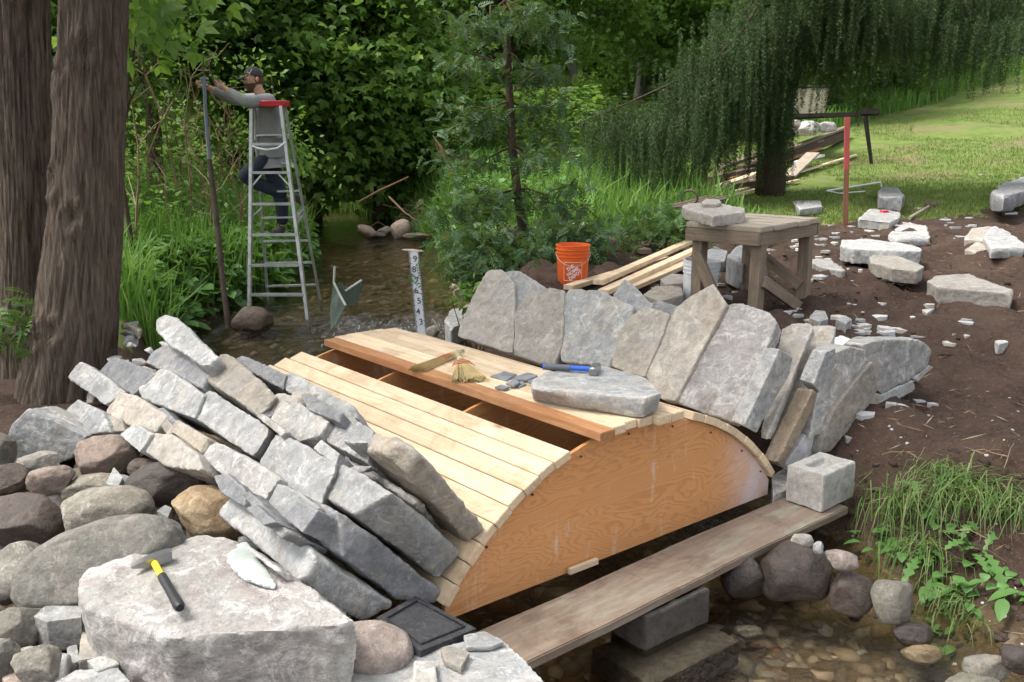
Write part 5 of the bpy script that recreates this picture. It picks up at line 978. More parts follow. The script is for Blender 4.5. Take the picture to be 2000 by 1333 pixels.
# shed
def shed():
    d = 41.; a = Pd(1928, 165, d); g = g1(a[0], a[1])-.2; zt = Pd(1940, 97, d)[2]; t = thing('garden_shed', 'small grey block shed with a flat sheet roof at the top of the lawn', 'shed', (a[0], a[1], g)); W_ = 4.; D_ = 3.; H_ = zt-g; cc = np.array([a[0]+W_/2, a[1]+D_/2, g+H_/2])
    fixn(MB().box(cc, (W_/2, 0, 0), (0, D_/2, 0), (0, 0, H_/2)).build('wall', plain('shed_block_wall', (.33, .31, .34), .9, 0, .1), t))
    board('roof', cc+[0, 0, H_/2+.05], (W_/2+.25, 0, 0), (0, D_/2+.3, 0), (0, 0, .05), plain('shed_roof_sheet', (.3, .28, .26), .7), t)
    xw = Pd(1978, 130, d)[0]
    w_ = board('door', (xw+.28, a[1]-.02, g+H_*.38), (.5, 0, 0), (0, .03, 0), (0, 0, H_*.38), plain('dark_doorway', (.02, .018, .02), .9), t, 0); board('door_frame', (xw-.3, a[1]-.03, g+H_*.4), (.06, 0, 0), (0, .03, 0), (0, 0, H_*.4), WPAINT, w_ if False else t, 0)
    for k in range(14): board('rafter_end', (a[0]+.1+k*.3, a[1]-.3, zt-.02), (.03, 0, 0), (0, .02, 0), (0, 0, .05), WPAINT, t, 0)
shed()
# ------------------------------------------------------------------ stones lying on the right bank
GG = 'loose stone slabs on the soil of the right bank'
def G(label, m, th, pts, **k): return gslab(label, m, th, pts, group=GG, **k)
G('dark grey squared block at the edge of the lawn', SD, .13, [(1714, 372), (1722, 366), (1752, 366), (1768, 380), (1760, 387), (1716, 384)])
G('square pale slab with a red tool on it, right of the stake', SG, .07, [(1674, 430), (1698, 408), (1758, 410), (1758, 424), (1738, 434)])
G('grey slab in front of the wooden mallet', SG, .06, [(1733, 458), (1766, 433), (1810, 440), (1819, 466), (1740, 466)])
G('long grey bar slab lying across another, right of the worktable', SG, .10, [(1641, 480), (1645, 469), (1690, 467), (1770, 475), (1800, 486), (1798, 491), (1740, 490), (1665, 486)], up=.10)
G('brown bar slab below the long grey bar', SB, .08, [(1697, 500), (1704, 497), (1756, 500), (1806, 520), (1792, 529), (1745, 524), (1700, 511)])
G('broad pale slab with pointed back corner on the soil', SB, .09, [(1810, 548), (1826, 539), (1892, 535), (1980, 566), (1978, 573), (1900, 566), (1830, 560)])
G('buff block at the right edge above the curved slab', SB, .10, [(1884, 462), (1898, 446), (1936, 443), (1950, 455), (1930, 466)])
G('curved concave slab at the right edge', SG, .08, [(1920, 462), (1940, 440), (1965, 452), (2004, 474), (2002, 484), (1935, 484)])
G('small triangular stone in front of the curved slab', SB, .07, [(1884, 488), (1912, 470), (1936, 486), (1905, 492)])
G('big smooth grey stone at the right edge by the lawn', SD, .17, [(1934, 374), (1958, 358), (2010, 346), (2014, 370), (1975, 382), (1941, 384)])
G('flat grey stone behind the worktable', SG, .07, [(1545, 393), (1603, 391), (1606, 403), (1562, 408)])
G('bright flat flake beside the worktable leg', SW, .03, [(1579, 509), (1598, 504), (1622, 506), (1653, 530), (1630, 528), (1600, 520)])
G('grey rounded stone under the worktable', SD, .2, [(1420, 500), (1440, 480), (1475, 478), (1500, 505), (1450, 515)])
G('brown stone left of the white bucket', SB, .12, [(1255, 575), (1280, 558), (1330, 560), (1335, 575), (1290, 588)])
G('flat layered stone behind the white bucket', SB, .08, [(1290, 545), (1310, 535), (1350, 538), (1345, 552), (1300, 556)])
G('grey stone behind the white bucket under the boards', SD, .12, [(1370, 500), (1395, 480), (1420, 490), (1415, 510), (1380, 512)])
G('small pale stone at the foot of the brace', SG, .08, [(1580, 620), (1592, 606), (1612, 608), (1618, 622), (1600, 628)])
G('pale rounded stone by the water at the upstream end of the form', SG, .18, [(868, 626), (880, 604), (905, 600), (918, 612), (905, 632), (880, 640)])
G('grey stone on the soil right of the wall flake', SG, .05, [(1632, 624), (1650, 617), (1664, 624), (1652, 632)])
G('blue-grey chip slab in the soil', SG, .03, [(1800, 605), (1815, 598), (1826, 602), (1810, 612)])
G('small white slab on the soil', SW, .03, [(1943, 666), (1960, 662), (1970, 668), (1950, 673)])
# chips
r_ = random.Random(12); GCH = 'stone chips strewn on the soil'; words_a = ['thin grey', 'pale', 'dark', 'bluish', 'bright', 'brownish']; sh = ['sliver', 'flake', 'shard', 'chip']
spots = [(1590, 480, 45, 30, 16), (1640, 520, 50, 25, 12), (1600, 455, 35, 20, 7), (1860, 440, 70, 30, 12), (1700, 455, 40, 15, 6), (1500, 540, 90, 40, 14), (1640, 640, 90, 25, 10), (1740, 610, 120, 50, 10), (1850, 660, 120, 60, 8), (1720, 650, 60, 14, 8), (1560, 610, 40, 25, 6), (1350, 575, 80, 20, 7), (1890, 380, 90, 40, 8), (1760, 780, 60, 30, 6), (1660, 770, 60, 60, 7)]
for si, (sx, sy, wx, wy, n) in enumerate(spots):
    for k in range(n):
        px, py = sx+r_.gauss(0, wx*.6), sy+r_.gauss(0, wy*.6)
        if px < 1250 or px > 2010 or py < 340: continue
        p = Pg(px, py); 
        if chan(p[:1], p[1:2])[0][0] < .1: continue
        s = r_.uniform(.025, .085)*(1 if py > 420 else 1.2); n_ = r_.randint(4, 6); a0 = r_.uniform(0, 6); th = r_.uniform(.005, .014); tilt = r_.gauss(0, .08)
        P = [p+np.array([s*cos(a0+2*pi*i/n_)*r_.uniform(.6, 1.2), s*sin(a0+2*pi*i/n_)*r_.uniform(.5, 1.), tilt*s*cos(i)]) for i in range(n_)]
        V, F_ = hull([q+[0, 0, th+.006] for q in P]+[q-[0, 0, .01] for q in P]); o = mk('stone_chip', V, F_, [SD, SD, SG, SD, SB][r_.randrange(5)]); recentre(o)
        o['label'] = 'small flat stone chip lying loose on the dark soil of the right bank'; o['category'] = 'stone chip'; o['group'] = GCH; o['kind'] = 'thing'
def grit(name, n, x0, x1, y0, y1, s0, s1, cond, seed, m, flat=.5):
    r = np.random.default_rng(seed); P = scatter(n, x0, x1, y0, y1, cond, seed); n = len(P); V0, F0 = ico(1); V0 = V0.copy(); s = r.uniform(s0, s1, (n, 1, 1))*r.uniform(.6, 1.3, (n, 1, 3))*[1, 1, flat]; jit = 1+.25*r.normal(size=(n, len(V0), 1)); V = (V0[None]*s*jit+P[:, None]).reshape(-1, 3); Fq = (F0[None]+np.arange(n)[:, None, None]*len(V0)).reshape(-1, 3); return mk(name, V, Fq, m)
stuff(grit('gravel', 5200, 1, 12, 3.2, 13, .004, .017, lambda x, y, d, s: (s > 0) & (d > .2) & vis(x, y) & (fnoise(np.stack([x, y, x*0], -1), 1.2, 2, 71) > -.1), 41, SG)).name = 'gravel'
m = MT('stream_pebble'); g = m.N('NewGeometry'); pc = m.ramp(g.outputs['Random Per Island'], [(0, (.09, .07, .045)), (.3, (.2, .15, .09)), (.5, (.3, .24, .15)), (.7, (.16, .14, .11)), (.85, (.45, .41, .33)), (.93, (.34, .15, .07)), (1, (.50, .47, .42))]); PEB = m.pbsdf(m.mix(m.math('MULTIPLY', m.noise(m.map(rnd=False), 30, 6, .7), .6), pc, (.08, .06, .035)), .6, m.bump(m.noise(m.map(rnd=False), 40, 5), .5, .005))
stuff(grit('pebbles', 2600, -.6, 2.6, 1.9, 5.2, .015, .075, lambda x, y, d, s: (d < .12), 42, PEB, .35)); 
stuff(grit('bank_pebbles', 1500, -4.5, .2, 8.6, 16, .02, .09, lambda x, y, d, s: (d < .25), 43, PEB, .5)); 
# twigs and needles in the soil
r = np.random.default_rng(44); P = scatter(5200, 1, 13, 3.2, 13.5, lambda x, y, d, s: (s > 0) & (d > .12) & vis(x, y), 45); n = len(P); a = r.uniform(0, 2*pi, n); U = unit(np.stack([np.cos(a), np.sin(a), r.normal(size=n)*.25+.1], -1)); Sd = unit(np.cross(U, rnd(n, r))); stuff(mk('twig_litter', quads(P+[0, 0, .012], U, Sd, r.uniform(.02, .16, n), .006), qf(n), LF_DRY))
n = 9000; P = scatter(22000, 1, 13, 3.2, 13.5, lambda x, y, d, s: (s > 0) & (d > .12) & vis(x, y) & (fnoise(np.stack([x, y, x*0], -1), 1.5, 3, 77) > -.2), 46); n = len(P); a = r.uniform(0, 2*pi, n); U = unit(np.stack([np.cos(a), np.sin(a), r.normal(size=n)*.2+.05], -1)); Sd = unit(np.cross(U, rnd(n, r))); stuff(mk('fallen_needles', quads(P+[0, 0, .012], U, Sd, r.uniform(.015, .07, n), .0035), qf(n), leaf_mat('fallen_needle', (.10, .05, .03), (.18, .10, .06), (.24, .19, .12), 0, .9)))
stuff(grit('soil_clods', 9000, 1, 13, 3.2, 13.5, .006, .035, lambda x, y, d, s: (s > 0) & (d > .15) & vis(x, y) & (fnoise(np.stack([x, y, x*0], -1), 1.1, 3, 78) > -.15), 47, plain('dark_clod_soil', (.055, .037, .028), .95, 0, .4), .6))
# mallet, hammer, red tool
def mallet(label, a, b, hm, up=.03, head=True):
    A_, B_ = Pg(*a)+[0, 0, up], Pg(*b)+[0, 0, up]; t = thing('mallet', label, 'mallet', A_); d = B_-A_; autos(MB().tube([A_, A_+d*.8], [.024, .018], 10).build('handle', TABT, t)); s = np.cross(d, [0, 0, 1.]); s = s/np.linalg.norm(s)*.09; autos(MB().tube([B_-d*.08-s, B_-d*.08+s], .045, 12).build('mallet_head', hm, t))
mallet('wooden-handled mallet lying behind the grey slab on the soil', (1776, 431), (1822, 402), DARKW)
mallet('long-handled hammer lying at the right edge of the soil', (1946, 408), (1974, 424), STEEL)
p = Pz(1727, 414, Pg(1727, 432)[2]+.09); t = thing('tape_measure', 'red tape measure on the square pale slab', 'tape measure', p); autos(MB().box(p, (.05, .012, 0), (-.01, .035, 0), (0, 0, .02), 0, .01).build('case', RED, t)); MB().tube([p+[-.055, 0, -.01], p+[-.085, -.01, -.015]], .008, 5).build('blade_tip', EDGE, t)
# right bank boulders below the plank
GBK = 'wet boulders along the foot of the right bank'
for row in (('big dark wet boulder under the far end of the plank', BW, 1553, 1118, 140, 128, -4, .12), ('dark wet boulder partly behind the plank', BW, 1452, 1125, 95, 92, 0, .08), ('flat pinkish speckled stone on the bank beside the big dark boulder', BP, 1642, 1094, 68, 40, -6, .25), ('dark boulder with an orange edge right of the biggest one', BD, 1660, 1160, 90, 88, -10, .08), ('rounded brown-topped boulder under the hanging grass', BV, 1745, 1178, 88, 90, 0, .10), ('tiny grey stone above the flat pinkish stone', SG, 1598, 1071, 22, 28, 0, .30), ('small pale stone wedged under the plank', SB, 1568, 1056, 48, 28, -10, .27), ('low dark stone at the water edge', BW, 1782, 1240, 76, 46, -5, -.0), ('orange-brown stone half in the water', BO, 1800, 1275, 80, 36, 0, -.05), ('grey stone at the bottom right by the water', BV, 1925, 1300, 90, 50, 0, .06), ('dark stone in the bottom right corner', BW, 1985, 1290, 60, 60, 0, .12), ('wet round stone at the bottom edge below the weeds', BV, 1900, 1340, 120, 50, 0, .0), ('large pebble under water by the concrete pad', BT, 1460, 1235, 60, 26, 0, -.12)):
    boulder(row[0], row[1], *row[2:], group=GBK, sub=4, ft=(.72, .93))
boulder('round reddish boulder in the stream by the foot of the ladder', BD, 494, 628, 80, 60, 0, .12, d=9.8, group='boulders in the stream', sub=4)
for k, row in enumerate((('brown broken rock left end of the little dam across the stream', BP, 718, 452, 44, 22, -25), ('flat dark stone of the little dam', BD, 737, 460, 36, 12, 5), ('mossy green slab of the little dam', BV, 752, 453, 34, 18, 20), ('brown pointed rock in the middle of the little dam', BP, 783, 448, 44, 34, 35), ('grey round stone at the right end of the little dam', BT, 828, 440, 36, 24, 5), ('low wet stone right of the dam', BV, 815, 462, 60, 14, 0), ('reddish stone on the bank by the dam', BP, 853, 452, 24, 22, 0), ('orange-brown cobble on the far bank', BO, 600, 393, 22, 14, 0), ('brown cobble beside the twig heap on the far bank', BP, 640, 396, 30, 14, 0), ('flat ochre slab lying in the stream by the measuring staff', BO, 806, 492, 50, 10, -3), ('dark stone among the fallen cedar brush', BD, 1165, 512, 34, 40, 0), ('dark stone behind the boards', BD, 1248, 482, 30, 22, 0), ('grey stone by the gauge foot', BT, 845, 648, 30, 24, 0))):
    g = Pz(row[2], row[3]+row[5]/2, .13 if k < 10 or k == 12 else .55); boulder(row[0], row[1], *row[2:], .1, d=g[1], group='stones in and beside the upper stream', sub=4)
for k, (lab, pts, m) in enumerate((('bright rock behind the trailer jack on the grass', (1575, 252, 50, 30), SW), ('second bright rock behind the red stake', (1615, 250, 40, 22), SW), ('pale rock beside the trailer wheel', (1552, 246, 26, 24), SB))):
    boulder(lab, m, *pts, 0, .1, d=19.2, group='pale rocks piled under the trailer', sub=4, ft=(.65, .9))
# twig heap on far bank and drift wood
def sticks(name, label, c, n, L, sx, m, cat='driftwood', rd=.010):
    r = np.random.default_rng(n); t = thing(name, label, cat, c); mb = MB()
    for k in range(n):
        p = np.array(c)+r.normal(size=3)*sx; d = unit(np.array([[r.normal(), r.normal()*.6, abs(r.normal())*.35]]))[0]*L*r.uniform(.4, 1); limb(mb, p-d*.5, p+d*.5, rd, rd*.4, -.03, 4, 4, .06)
    mb.build('branches', m, t)
sticks('driftwood_heap', 'heap of dry brown twigs washed up on the far bank behind the ladder', Pz(665, 392, .3), 90, .7, (.55, .2, .10), LF_DRY)
sticks('driftwood_heap', 'heap of dry reeds and twigs above the little dam', Pz(850, 425, .35), 80, .9, (.4, .2, .14), LF_DRY)
sticks('root_tangle', 'tangle of pale torn roots in the soil below the worktable', Pz(1650, 600, .55), 60, .26, (.16, .08, .06), LF_DRY, 'roots', .005)
t = thing('dead_branch', 'bare forked dead branch leaning over the stream bank', 'branch', Pz(780, 400, .4)); MB().tube([Pd(700, 395, 17), Pd(742, 372, 17), Pd(798, 346, 17)], [.02, .025, .012], 6).build('stem', LF_DRY, t); MB().tube([Pd(760, 385, 17), Pd(790, 415, 16.6), Pd(815, 432, 16.5)], [.02, .015, .01], 5).build('side_branch', LF_DRY, t)
t = thing('broken_stalk', 'snapped pale stalk standing in the brush left of the cedar', 'branch', Pz(872, 360, .7)); MB().tube([Pd(845, 265, 15), Pd(862, 290, 15), Pd(879, 338, 15)], [.008, .03, .03], 6).build('stem', LF_DRY, t); MB().tube([Pd(850, 280, 15), Pd(860, 300, 15), Pd(940, 312, 15)], [.015, .01, .005], 5).build('side_branch', LF_DRY, t)
# ------------------------------------------------------------------ ladder, staff, pole
def bar(name, a, b, wx, wy, m, t, bev=.003):
    a, b = np.array(a), np.array(b); d = (b-a)/2; x = np.array([1., 0, 0]); x = x-d*(x@d)/(d@d); x /= np.linalg.norm(x); y = np.cross(d, x); y /= np.linalg.norm(y)
    return board(name, (a+b)/2, d, x*wx, y*wy, m, t, bev)
def ladder():
    N0, N1, F0, F1 = Pd(487, 640, 9.95), Pd(603, 638, 9.95), Pd(522, 574, 10.95), Pd(626, 592, 10.95)
    TN0, TN1, TF0, TF1 = Pd(492, 208, 10.3), Pd(549, 208, 10.3), Pd(497, 207, 10.5), Pd(556, 205, 10.5)
    t = thing('step_ladder', 'tall open aluminium step ladder with a red top standing in the stream', 'ladder', (N0+F1)/2*[1, 1, 0]+[0, 0, -.05])
    dn = np.array([0, 0, .12])
    for a, b in ((N0, TN0), (N1, TN1)): bar('front_rail', a-(b-a)*.03, b, .017, .034, ALU, t)
    for a, b in ((F0, TF0), (F1, TF1)): bar('rear_rail', a-(b-a)*.05, b, .012, .024, ALU, t)
    lp = lambda a, b, y0, y1, y: a+(b-a)*((y0-y)/(y0-y1))
    for y in (575, 517, 457, 397, 336, 281): a = lp(N0, TN0, 640, 208, y); b = lp(N1, TN1, 638, 208, y); o = bar('step', a, b, .04, .013, ALU, t); o.matrix_basis = Matrix((((Vector(b-a)).normalized()), Vector((0, 1, 0)), Vector((0, 0, 1)))).transposed().to_4x4(); o.matrix_basis.translation = Vector((a+b)/2)
    a, b = lp(N0, TN0, 640, 208, 634), lp(N1, TN1, 638, 208, 634); bar('bottom_bar', a, b, .02, .014, ALU, t)
    for y in (556, 511, 466, 419, 368, 315, 262): a = lp(F0, TF0, 574, 207, y if y < 556 else 560); b = lp(F1, TF1, 592, 205, y-4); o = bar('rear_rung', a, b, .03, .010, ALU, t); o.matrix_basis = Matrix((((Vector(b-a)).normalized()), Vector((0, 1, 0)), Vector((0, 0, 1)))).transposed().to_4x4(); o.matrix_basis.translation = Vector((a+b)/2)
    c = (TN0+TN1+TF0+TF1)/4; ux = np.array([1., 0, 0]); autos(MB().box(c+[0.02, 0, .02], ux*.19, (0, .12, 0), (0, 0, .032), 0, .008).build('top_cap', RED, t))
    q = [lp(N0, TN0, 640, 208, 283), None, lp(N1, TN1, 638, 208, 283)]; MB().tube([q[0]+[0, -.02, 0], q[0]+[.08, -.06, -.03], (q[0]+q[2])/2+[0, -.08, -.045], q[2]+[-.08, -.06, -.03], q[2]+[0, -.02, .03]], .011, 6, flat=1).build('spreader_strap', WPAINT, t)
    for y in (345,): 
        a = lp(N0, TN0, 640, 208, 365); b = lp(N0, TN0, 640, 208, 336)+[.13, 0, 0]; bar('knee_brace', a, b, .008, .008, ALU, t); a = lp(N1, TN1, 638, 208, 365); b = lp(N1, TN1, 638, 208, 336)-[.13, 0, 0]; bar('knee_brace', a, b, .008, .008, ALU, t)
    a = lp(N1, TN1, 638, 208, 425); b = lp(F1, TF1, 592, 205, 400); bar('side_spreader', a, b, .01, .006, ALU, t); a = lp(N0, TN0, 640, 208, 425); b = lp(F0, TF0, 574, 207, 400); bar('side_spreader', a, b, .01, .006, ALU, t)
    mb = MB(); p = lp(F1, TF1, 592, 205, 408); r = random.Random(4); mb.tube([p, p+[-.05, -.05, -.08], p+[-.09, 0, -.02], p+[-.02, .03, .1], p+[-.08, 0, -.12], p+[-.12, -.03, -.15]], .012, 5); mb.build('tied_rope', plain('pale_rope', (.4, .38, .33), .9), t)
ladder()
# gauge staff
def staff():
    a, b = Pd(824, 660, 9.5), Pd(808, 492, 9.75); a = a-(b-a)*.08; t = thing('measuring_staff', 'white flood measuring staff with black numbers leaning in the stream', 'measuring staff', a)
    d = (b-a); L = np.linalg.norm(d); u = d/L; x = np.array([1., 0, 0]); x = x-u*(x@u); x /= np.linalg.norm(x); n = np.cross(x, u); W_ = .052; o = board('staff_board', (a+b)/2, d/2, x*W_, n*.008, plain('staff_white', (.48, .50, .52), .6, 0, .06), t, .001)
    BK_ = plain('staff_black_print', (.03, .04, .08), .6); M = Matrix((Vector(x), Vector(u), Vector(n))).transposed().to_4x4(); top = b+n*.0085
    if n[1] > 0: M = Matrix((Vector(x), Vector(u), Vector(-n))).transposed().to_4x4(); top = b-n*.0085
    nz = M.col[2].xyz; mb = MB(); per = L*.113
    for k in range(76):
        s = k*per/10
        if s > L*.98: break
        for side in (-1, 1):
            ln = .010 if (k % 5) else .020; c = b-u*(s+.012)+x*side*(W_-ln/2-.001)+np.array(nz)*.0092; mb.box(c, x*ln/2, u*.0032, np.array(nz)*.0008)
    mb.build('scale_marking', BK_, t)
    for k, ch in enumerate('9876543'):
        cu = bpy.data.curves.new('t', 'FONT'); cu.body = ch; cu.size = .088; cu.align_x = 'CENTER'; cu.align_y = 'CENTER'; cu.extrude = .0008; cu.offset = .001; ot = bpy.data.objects.new('t', cu); COL.objects.link(ot)
        me = bpy.data.meshes.new_from_object(ot.evaluated_get(bpy.context.evaluated_depsgraph_get())); bpy.data.objects.remove(ot); me.materials.clear(); me.materials.append(BK_); o = bpy.data.objects.new('printed_number', me); COL.objects.link(o); o.parent = t; o.matrix_parent_inverse = Matrix.Translation(-t.location)
        M2 = M.copy(); c = b-u*(.08+per*k)+x*(.008 if k % 2 == 0 else -.012)+np.array(nz)*.0095; M2.translation = Vector(c); o.matrix_basis = M2
staff()
t = thing('sounding_pole', 'tall thin iron pole held upright by the man, thicker and darker in its lower part', 'pole', Pd(445, 640, 9.75))
MB().tube([Pd(446, 642, 9.75), Pd(436, 560, 9.85), Pd(424, 440, 9.95), Pd(409, 312, 10.05)], [.03, .03, .029, .028], 10).build('lower_rod', IRON, t); MB().tube([Pd(409, 314, 10.05), Pd(402, 230, 10.1), Pd(398, 150, 10.15)], [.021, .02, .019], 9).build('upper_pipe', plain('grey_pipe', (.16, .18, .20), .5, .5), t); MB().tube([Pd(399, 165, 10.15), Pd(397, 110, 10.18)], .006, 6).build('top_rod', plain('thin_rusty_rod', (.12, .05, .03), .8), t)
for y in (155, 161, 168): MB().tube([Pd(399, y, 10.15)+[-.045, 0, 0], Pd(399, y, 10.15)+[.045, 0, 0]], .014, 8).build('clamp', STEEL, t)
# bent sheet metal flume pieces
def sheet(label, pts, d0, th=.012):
    P = [Pd(x, y, d0+dd) for x, y, dd in pts]; t = thing('sheet_metal_piece', label, 'sheet metal', P[-1], 'bent sheet metal standing in the stream'); fixn(MB().prism(P, (0, th*1.5, 0)).build('sheet', SHEETG, t)); return t, P
t, P = sheet('taller bent green-grey metal sheet standing in the stream', [(654, 521, 0), (652, 552, 0), (663, 575, -.05), (675, 597, -.1), (660, 625, -.05), (646, 645, 0), (645, 600, .12), (651, 560, .12)], 9.5)
MB().tube(P[:4], .013, 6).build('folded_rim', EDGE, t)
t, P = sheet('shorter bent green-grey metal sheet right of the taller one', [(674, 569, 0), (706, 548, .15), (704, 570, .15), (697, 596, .12), (677, 598, 0), (672, 585, 0)], 9.55)
MB().tube(P[:2], .012, 6).build('folded_rim', EDGE, t)
sheet('small bent metal sheet between the two larger ones', [(660, 556, 0), (668, 553, 0), (674, 572, 0), (670, 592, -.04), (662, 575, 0)], 9.58)
# ------------------------------------------------------------------ the man on the ladder
def skinned(name, chains, m, parent, sub=2, joinmap=None):
    """chains: list of (list of (point, radius)); points that coincide are one joint"""
    V = []; Rr = []; E_ = []; idx = {}
    for ch in chains:
        prev = None
        for p, r in ch:
            k = tuple(round(float(q), 3) for q in p)
            if k not in idx: idx[k] = len(V); V.append(p); Rr.append(r)
            i = idx[k]
            if prev is not None and prev != i: E_.append((prev, i))
            prev = i
    me = bpy.data.meshes.new('tmp'); me.from_pydata([tuple(v) for v in V], E_, []); o = bpy.data.objects.new('tmp', me); COL.objects.link(o)
    md = o.modifiers.new('s', 'SKIN'); md.use_smooth_shade = True; sv = me.skin_vertices[0].data
    for k, r in enumerate(Rr): sv[k].radius = (r, r) if not isinstance(r, tuple) else r; sv[k].use_root = (k == 0)
    o.modifiers.new('d', 'SUBSURF').levels = sub; ev = o.evaluated_get(bpy.context.evaluated_depsgraph_get()); m2 = bpy.data.meshes.new_from_object(ev); bpy.data.objects.remove(o); m2.materials.clear(); m2.materials.append(m); m2.polygons.foreach_set('use_smooth', [True]*len(m2.polygons))
    o = bpy.data.objects.new(name, m2); COL.objects.link(o); 
    if parent: o.parent = parent; o.matrix_parent_inverse = Matrix.Translation(-parent.location)
    return o
def solid(name, chains, m, parent, vox, head):
    mb = MB(); VI, FI = ico(2)
    for ch in chains:
        for k, (p, r) in enumerate(ch):
            r = sum(r)/2 if isinstance(r, tuple) else r; mb.add(VI*r*1.0+np.array(p), FI)
            if k:
                q, rq = ch[k-1]; rq = sum(rq)/2 if isinstance(rq, tuple) else rq
                if np.linalg.norm(np.array(p)-q) > 1e-4: mb.tube([q, p], [rq, r], 14)
    for V, F in head: mb.add(V, F)
    o = mb.build(name, m, None, True); md = o.modifiers.new('r', 'REMESH'); md.mode = 'VOXEL'; md.voxel_size = vox; sm = o.modifiers.new('s', 'SMOOTH'); sm.iterations = 3; sm.factor = .5
    m2 = bpy.data.meshes.new_from_object(o.evaluated_get(bpy.context.evaluated_depsgraph_get())); bpy.data.objects.remove(o); m2.materials.clear(); m2.materials.append(m); m2.polygons.foreach_set('use_smooth', [True]*len(m2.polygons))
    o = bpy.data.objects.new(name, m2); COL.objects.link(o); o.parent = parent; o.matrix_parent_inverse = Matrix.Translation(-parent.location); return o
def man():
    D = 10.72; J = lambda x, y, dd=0: Pd(x, y, D+dd)
    SKIN = plain('tanned_skin', (.50, .29, .20), .55, 0, .08); SHIRT = plain('grey_long_sleeve_cloth', (.27, .275, .27), .9, 0, .14, .2, 12, .01); JEAN = plain('dark_blue_denim', (.022, .03, .048), .9, 0, .25); SHOE = plain('dark_work_boot', (.05, .042, .038), .7); CAP = plain('charcoal_cap_cloth', (.035, .038, .042), .85); BEARD = plain('reddish_brown_hair', (.11, .06, .04), .95)
    t = thing('person', 'man in grey shirt, dark jeans and dark cap on the ladder, reaching for the pole', 'person', J(550, 458))
    pel, wa, ch, nk = J(527, 305), J(524, 275), J(520, 215), J(508, 184)
    shN, shF = J(527, 196, -.20), J(505, 195, .2); elN, elF = J(482, 201, -.52), J(455, 196, .18); wrN, wrF = J(440, 174, -.34), J(408, 172, -.30)
    hipN, hipF = J(530, 310, -.08), J(524, 310, .1); knS, anS = J(549, 388, .05), J(552, 440, .1); knB, anB = J(472, 346, -.12), J(566, 386, .05)
    hd = J(499, 166); hc = J(497, 155)
    def hand(wr, tipdir, up_, side):
        w_ = np.array(wr); f = unit(np.array([tipdir]))[0]; u = unit(np.array([up_]))[0]; s = np.cross(f, u); pm = w_+f*.07; out = [[(w_, .026), (pm, .024)], [(w_, .022), (pm+u*.018, .017)], [(w_, .022), (pm-u*.018, .017)]]
        for k, (o_, L, cu) in enumerate(((-.030, .075, .5), (-.010, .085, .6), (.010, .08, .7), (.029, .062, .8))):
            b = pm+u*o_*-1+f*.012; c1 = b+f*L*.45-s*side*.004; c2 = c1+f*L*.30*cos(cu)-s*side*L*.32*sin(cu); c3 = c2+f*L*.2*cos(cu*2)-s*side*L*.26*sin(cu*2); out.append([(pm+u*o_*-.6, .014), (b, .0105), (c1, .009), (c2, .0085), (c3, .007)])
        b = w_+f*.03+u*.028; out.append([(w_, .026), (b, .012), (b+f*.03+u*.02-s*side*.01, .0105), (b+f*.055+u*.018-s*side*.025, .008)]); return out
    cl = J(400, 162, -.5); hN = J(411, 157, -.42)-wrN; 
    chains = [[(pel, .13), (wa, .12), (ch, .145), (nk, .06), (J(503, 176), .055)], [(ch, .145), (shN, .06), (elN, .045), (wrN, .03)], [(ch, .145), (shF, .06), (elF, .045), (wrF, .03)], [(pel, .13), (hipN, .09), (knB, .06), (anB, .04), (J(586, 388, .05), .035)], [(pel, .13), (hipF, .09), (knS, .06), (anS, .042), (J(545, 456, .1), .03)]]
    chains += hand(wrN, Pd(412, 158, 10.25)-wrN, (-.1, 0, 1), 1)+hand(wrF, Pd(388, 163, 10.3)-wrF, (-.1, 0, 1), -1)
    # head as part of the same surface: shaped ellipsoid with a face, joined to the body mesh
    V, F_ = ico(4); V = V.copy(); X, Y, Z = V[:, 0].copy(), V[:, 1].copy(), V[:, 2].copy()      # local: -X is the way he looks
    rx, ry, rz = .102, .078, .125; V = V*[rx, ry, rz]; jaw = np.clip(-Z, 0, 1); V[:, 1] *= 1-.25*jaw; V[:, 0] = V[:, 0]*(1-.22*jaw*(X > 0))-.012*jaw
    fr = (X < -.2); nose = np.exp(-((Z+.06)/.16)**2-(Y/.16)**2)*(X < 0)*.026; brow = np.exp(-((Z-.22)/.10)**2-(Y/.6)**2)*(X < 0)*.008; eye = sum(np.exp(-((Z-.08)/.09)**2-((Y-s*.36)/.14)**2) for s in (1, -1))*(X < 0)*.012; mouth = np.exp(-((Z+.38)/.05)**2-(Y/.28)**2)*(X < 0)*.006; lip = np.exp(-((Z+.33)/.05)**2-(Y/.26)**2)*(X < 0)*.005; chin = np.exp(-((Z+.68)/.14)**2-(Y/.35)**2)*(X < 0)*.012
    V[:, 0] += -nose-brow+eye+mouth-lip-chin
    Rh = Matrix.Rotation(rad(-6), 3, 'Y')@Matrix.Rotation(rad(8), 3, 'Z'); Vw = np.array([(Rh@Vector(q))[:] for q in V])+J(496, 157)
    ears = []
    for sgn in (1, -1):
        e = J(506, 156)+np.array([0, sgn*-.078, 0]); VI, FI = ico(2); ears.append((VI*[.018, .012, .03]+e, FI))
    kk = {round(v, 3) for v in (.13, .12, .145, .09)}; chains = [[(p, (r if isinstance(r, tuple) or r < .031 else r*.52)) for p, r in ch] for ch in chains]; chains.append([(nk, .06), (J(502, 170), .055), (J(497, 158), .05)])
    body = solid('body', chains, SKIN, t, .0052, [(Vw, F_)]+ears)
    hcn = J(496, 157)
    for s in (1, -1):
        e = hcn+np.array(Rh@Vector((-.088, s*.029, .012))); V2, F2 = ico(2); mk('eye', V2*.011+e, F2, plain('eye_dark', (.06, .05, .045), .3), t, True)
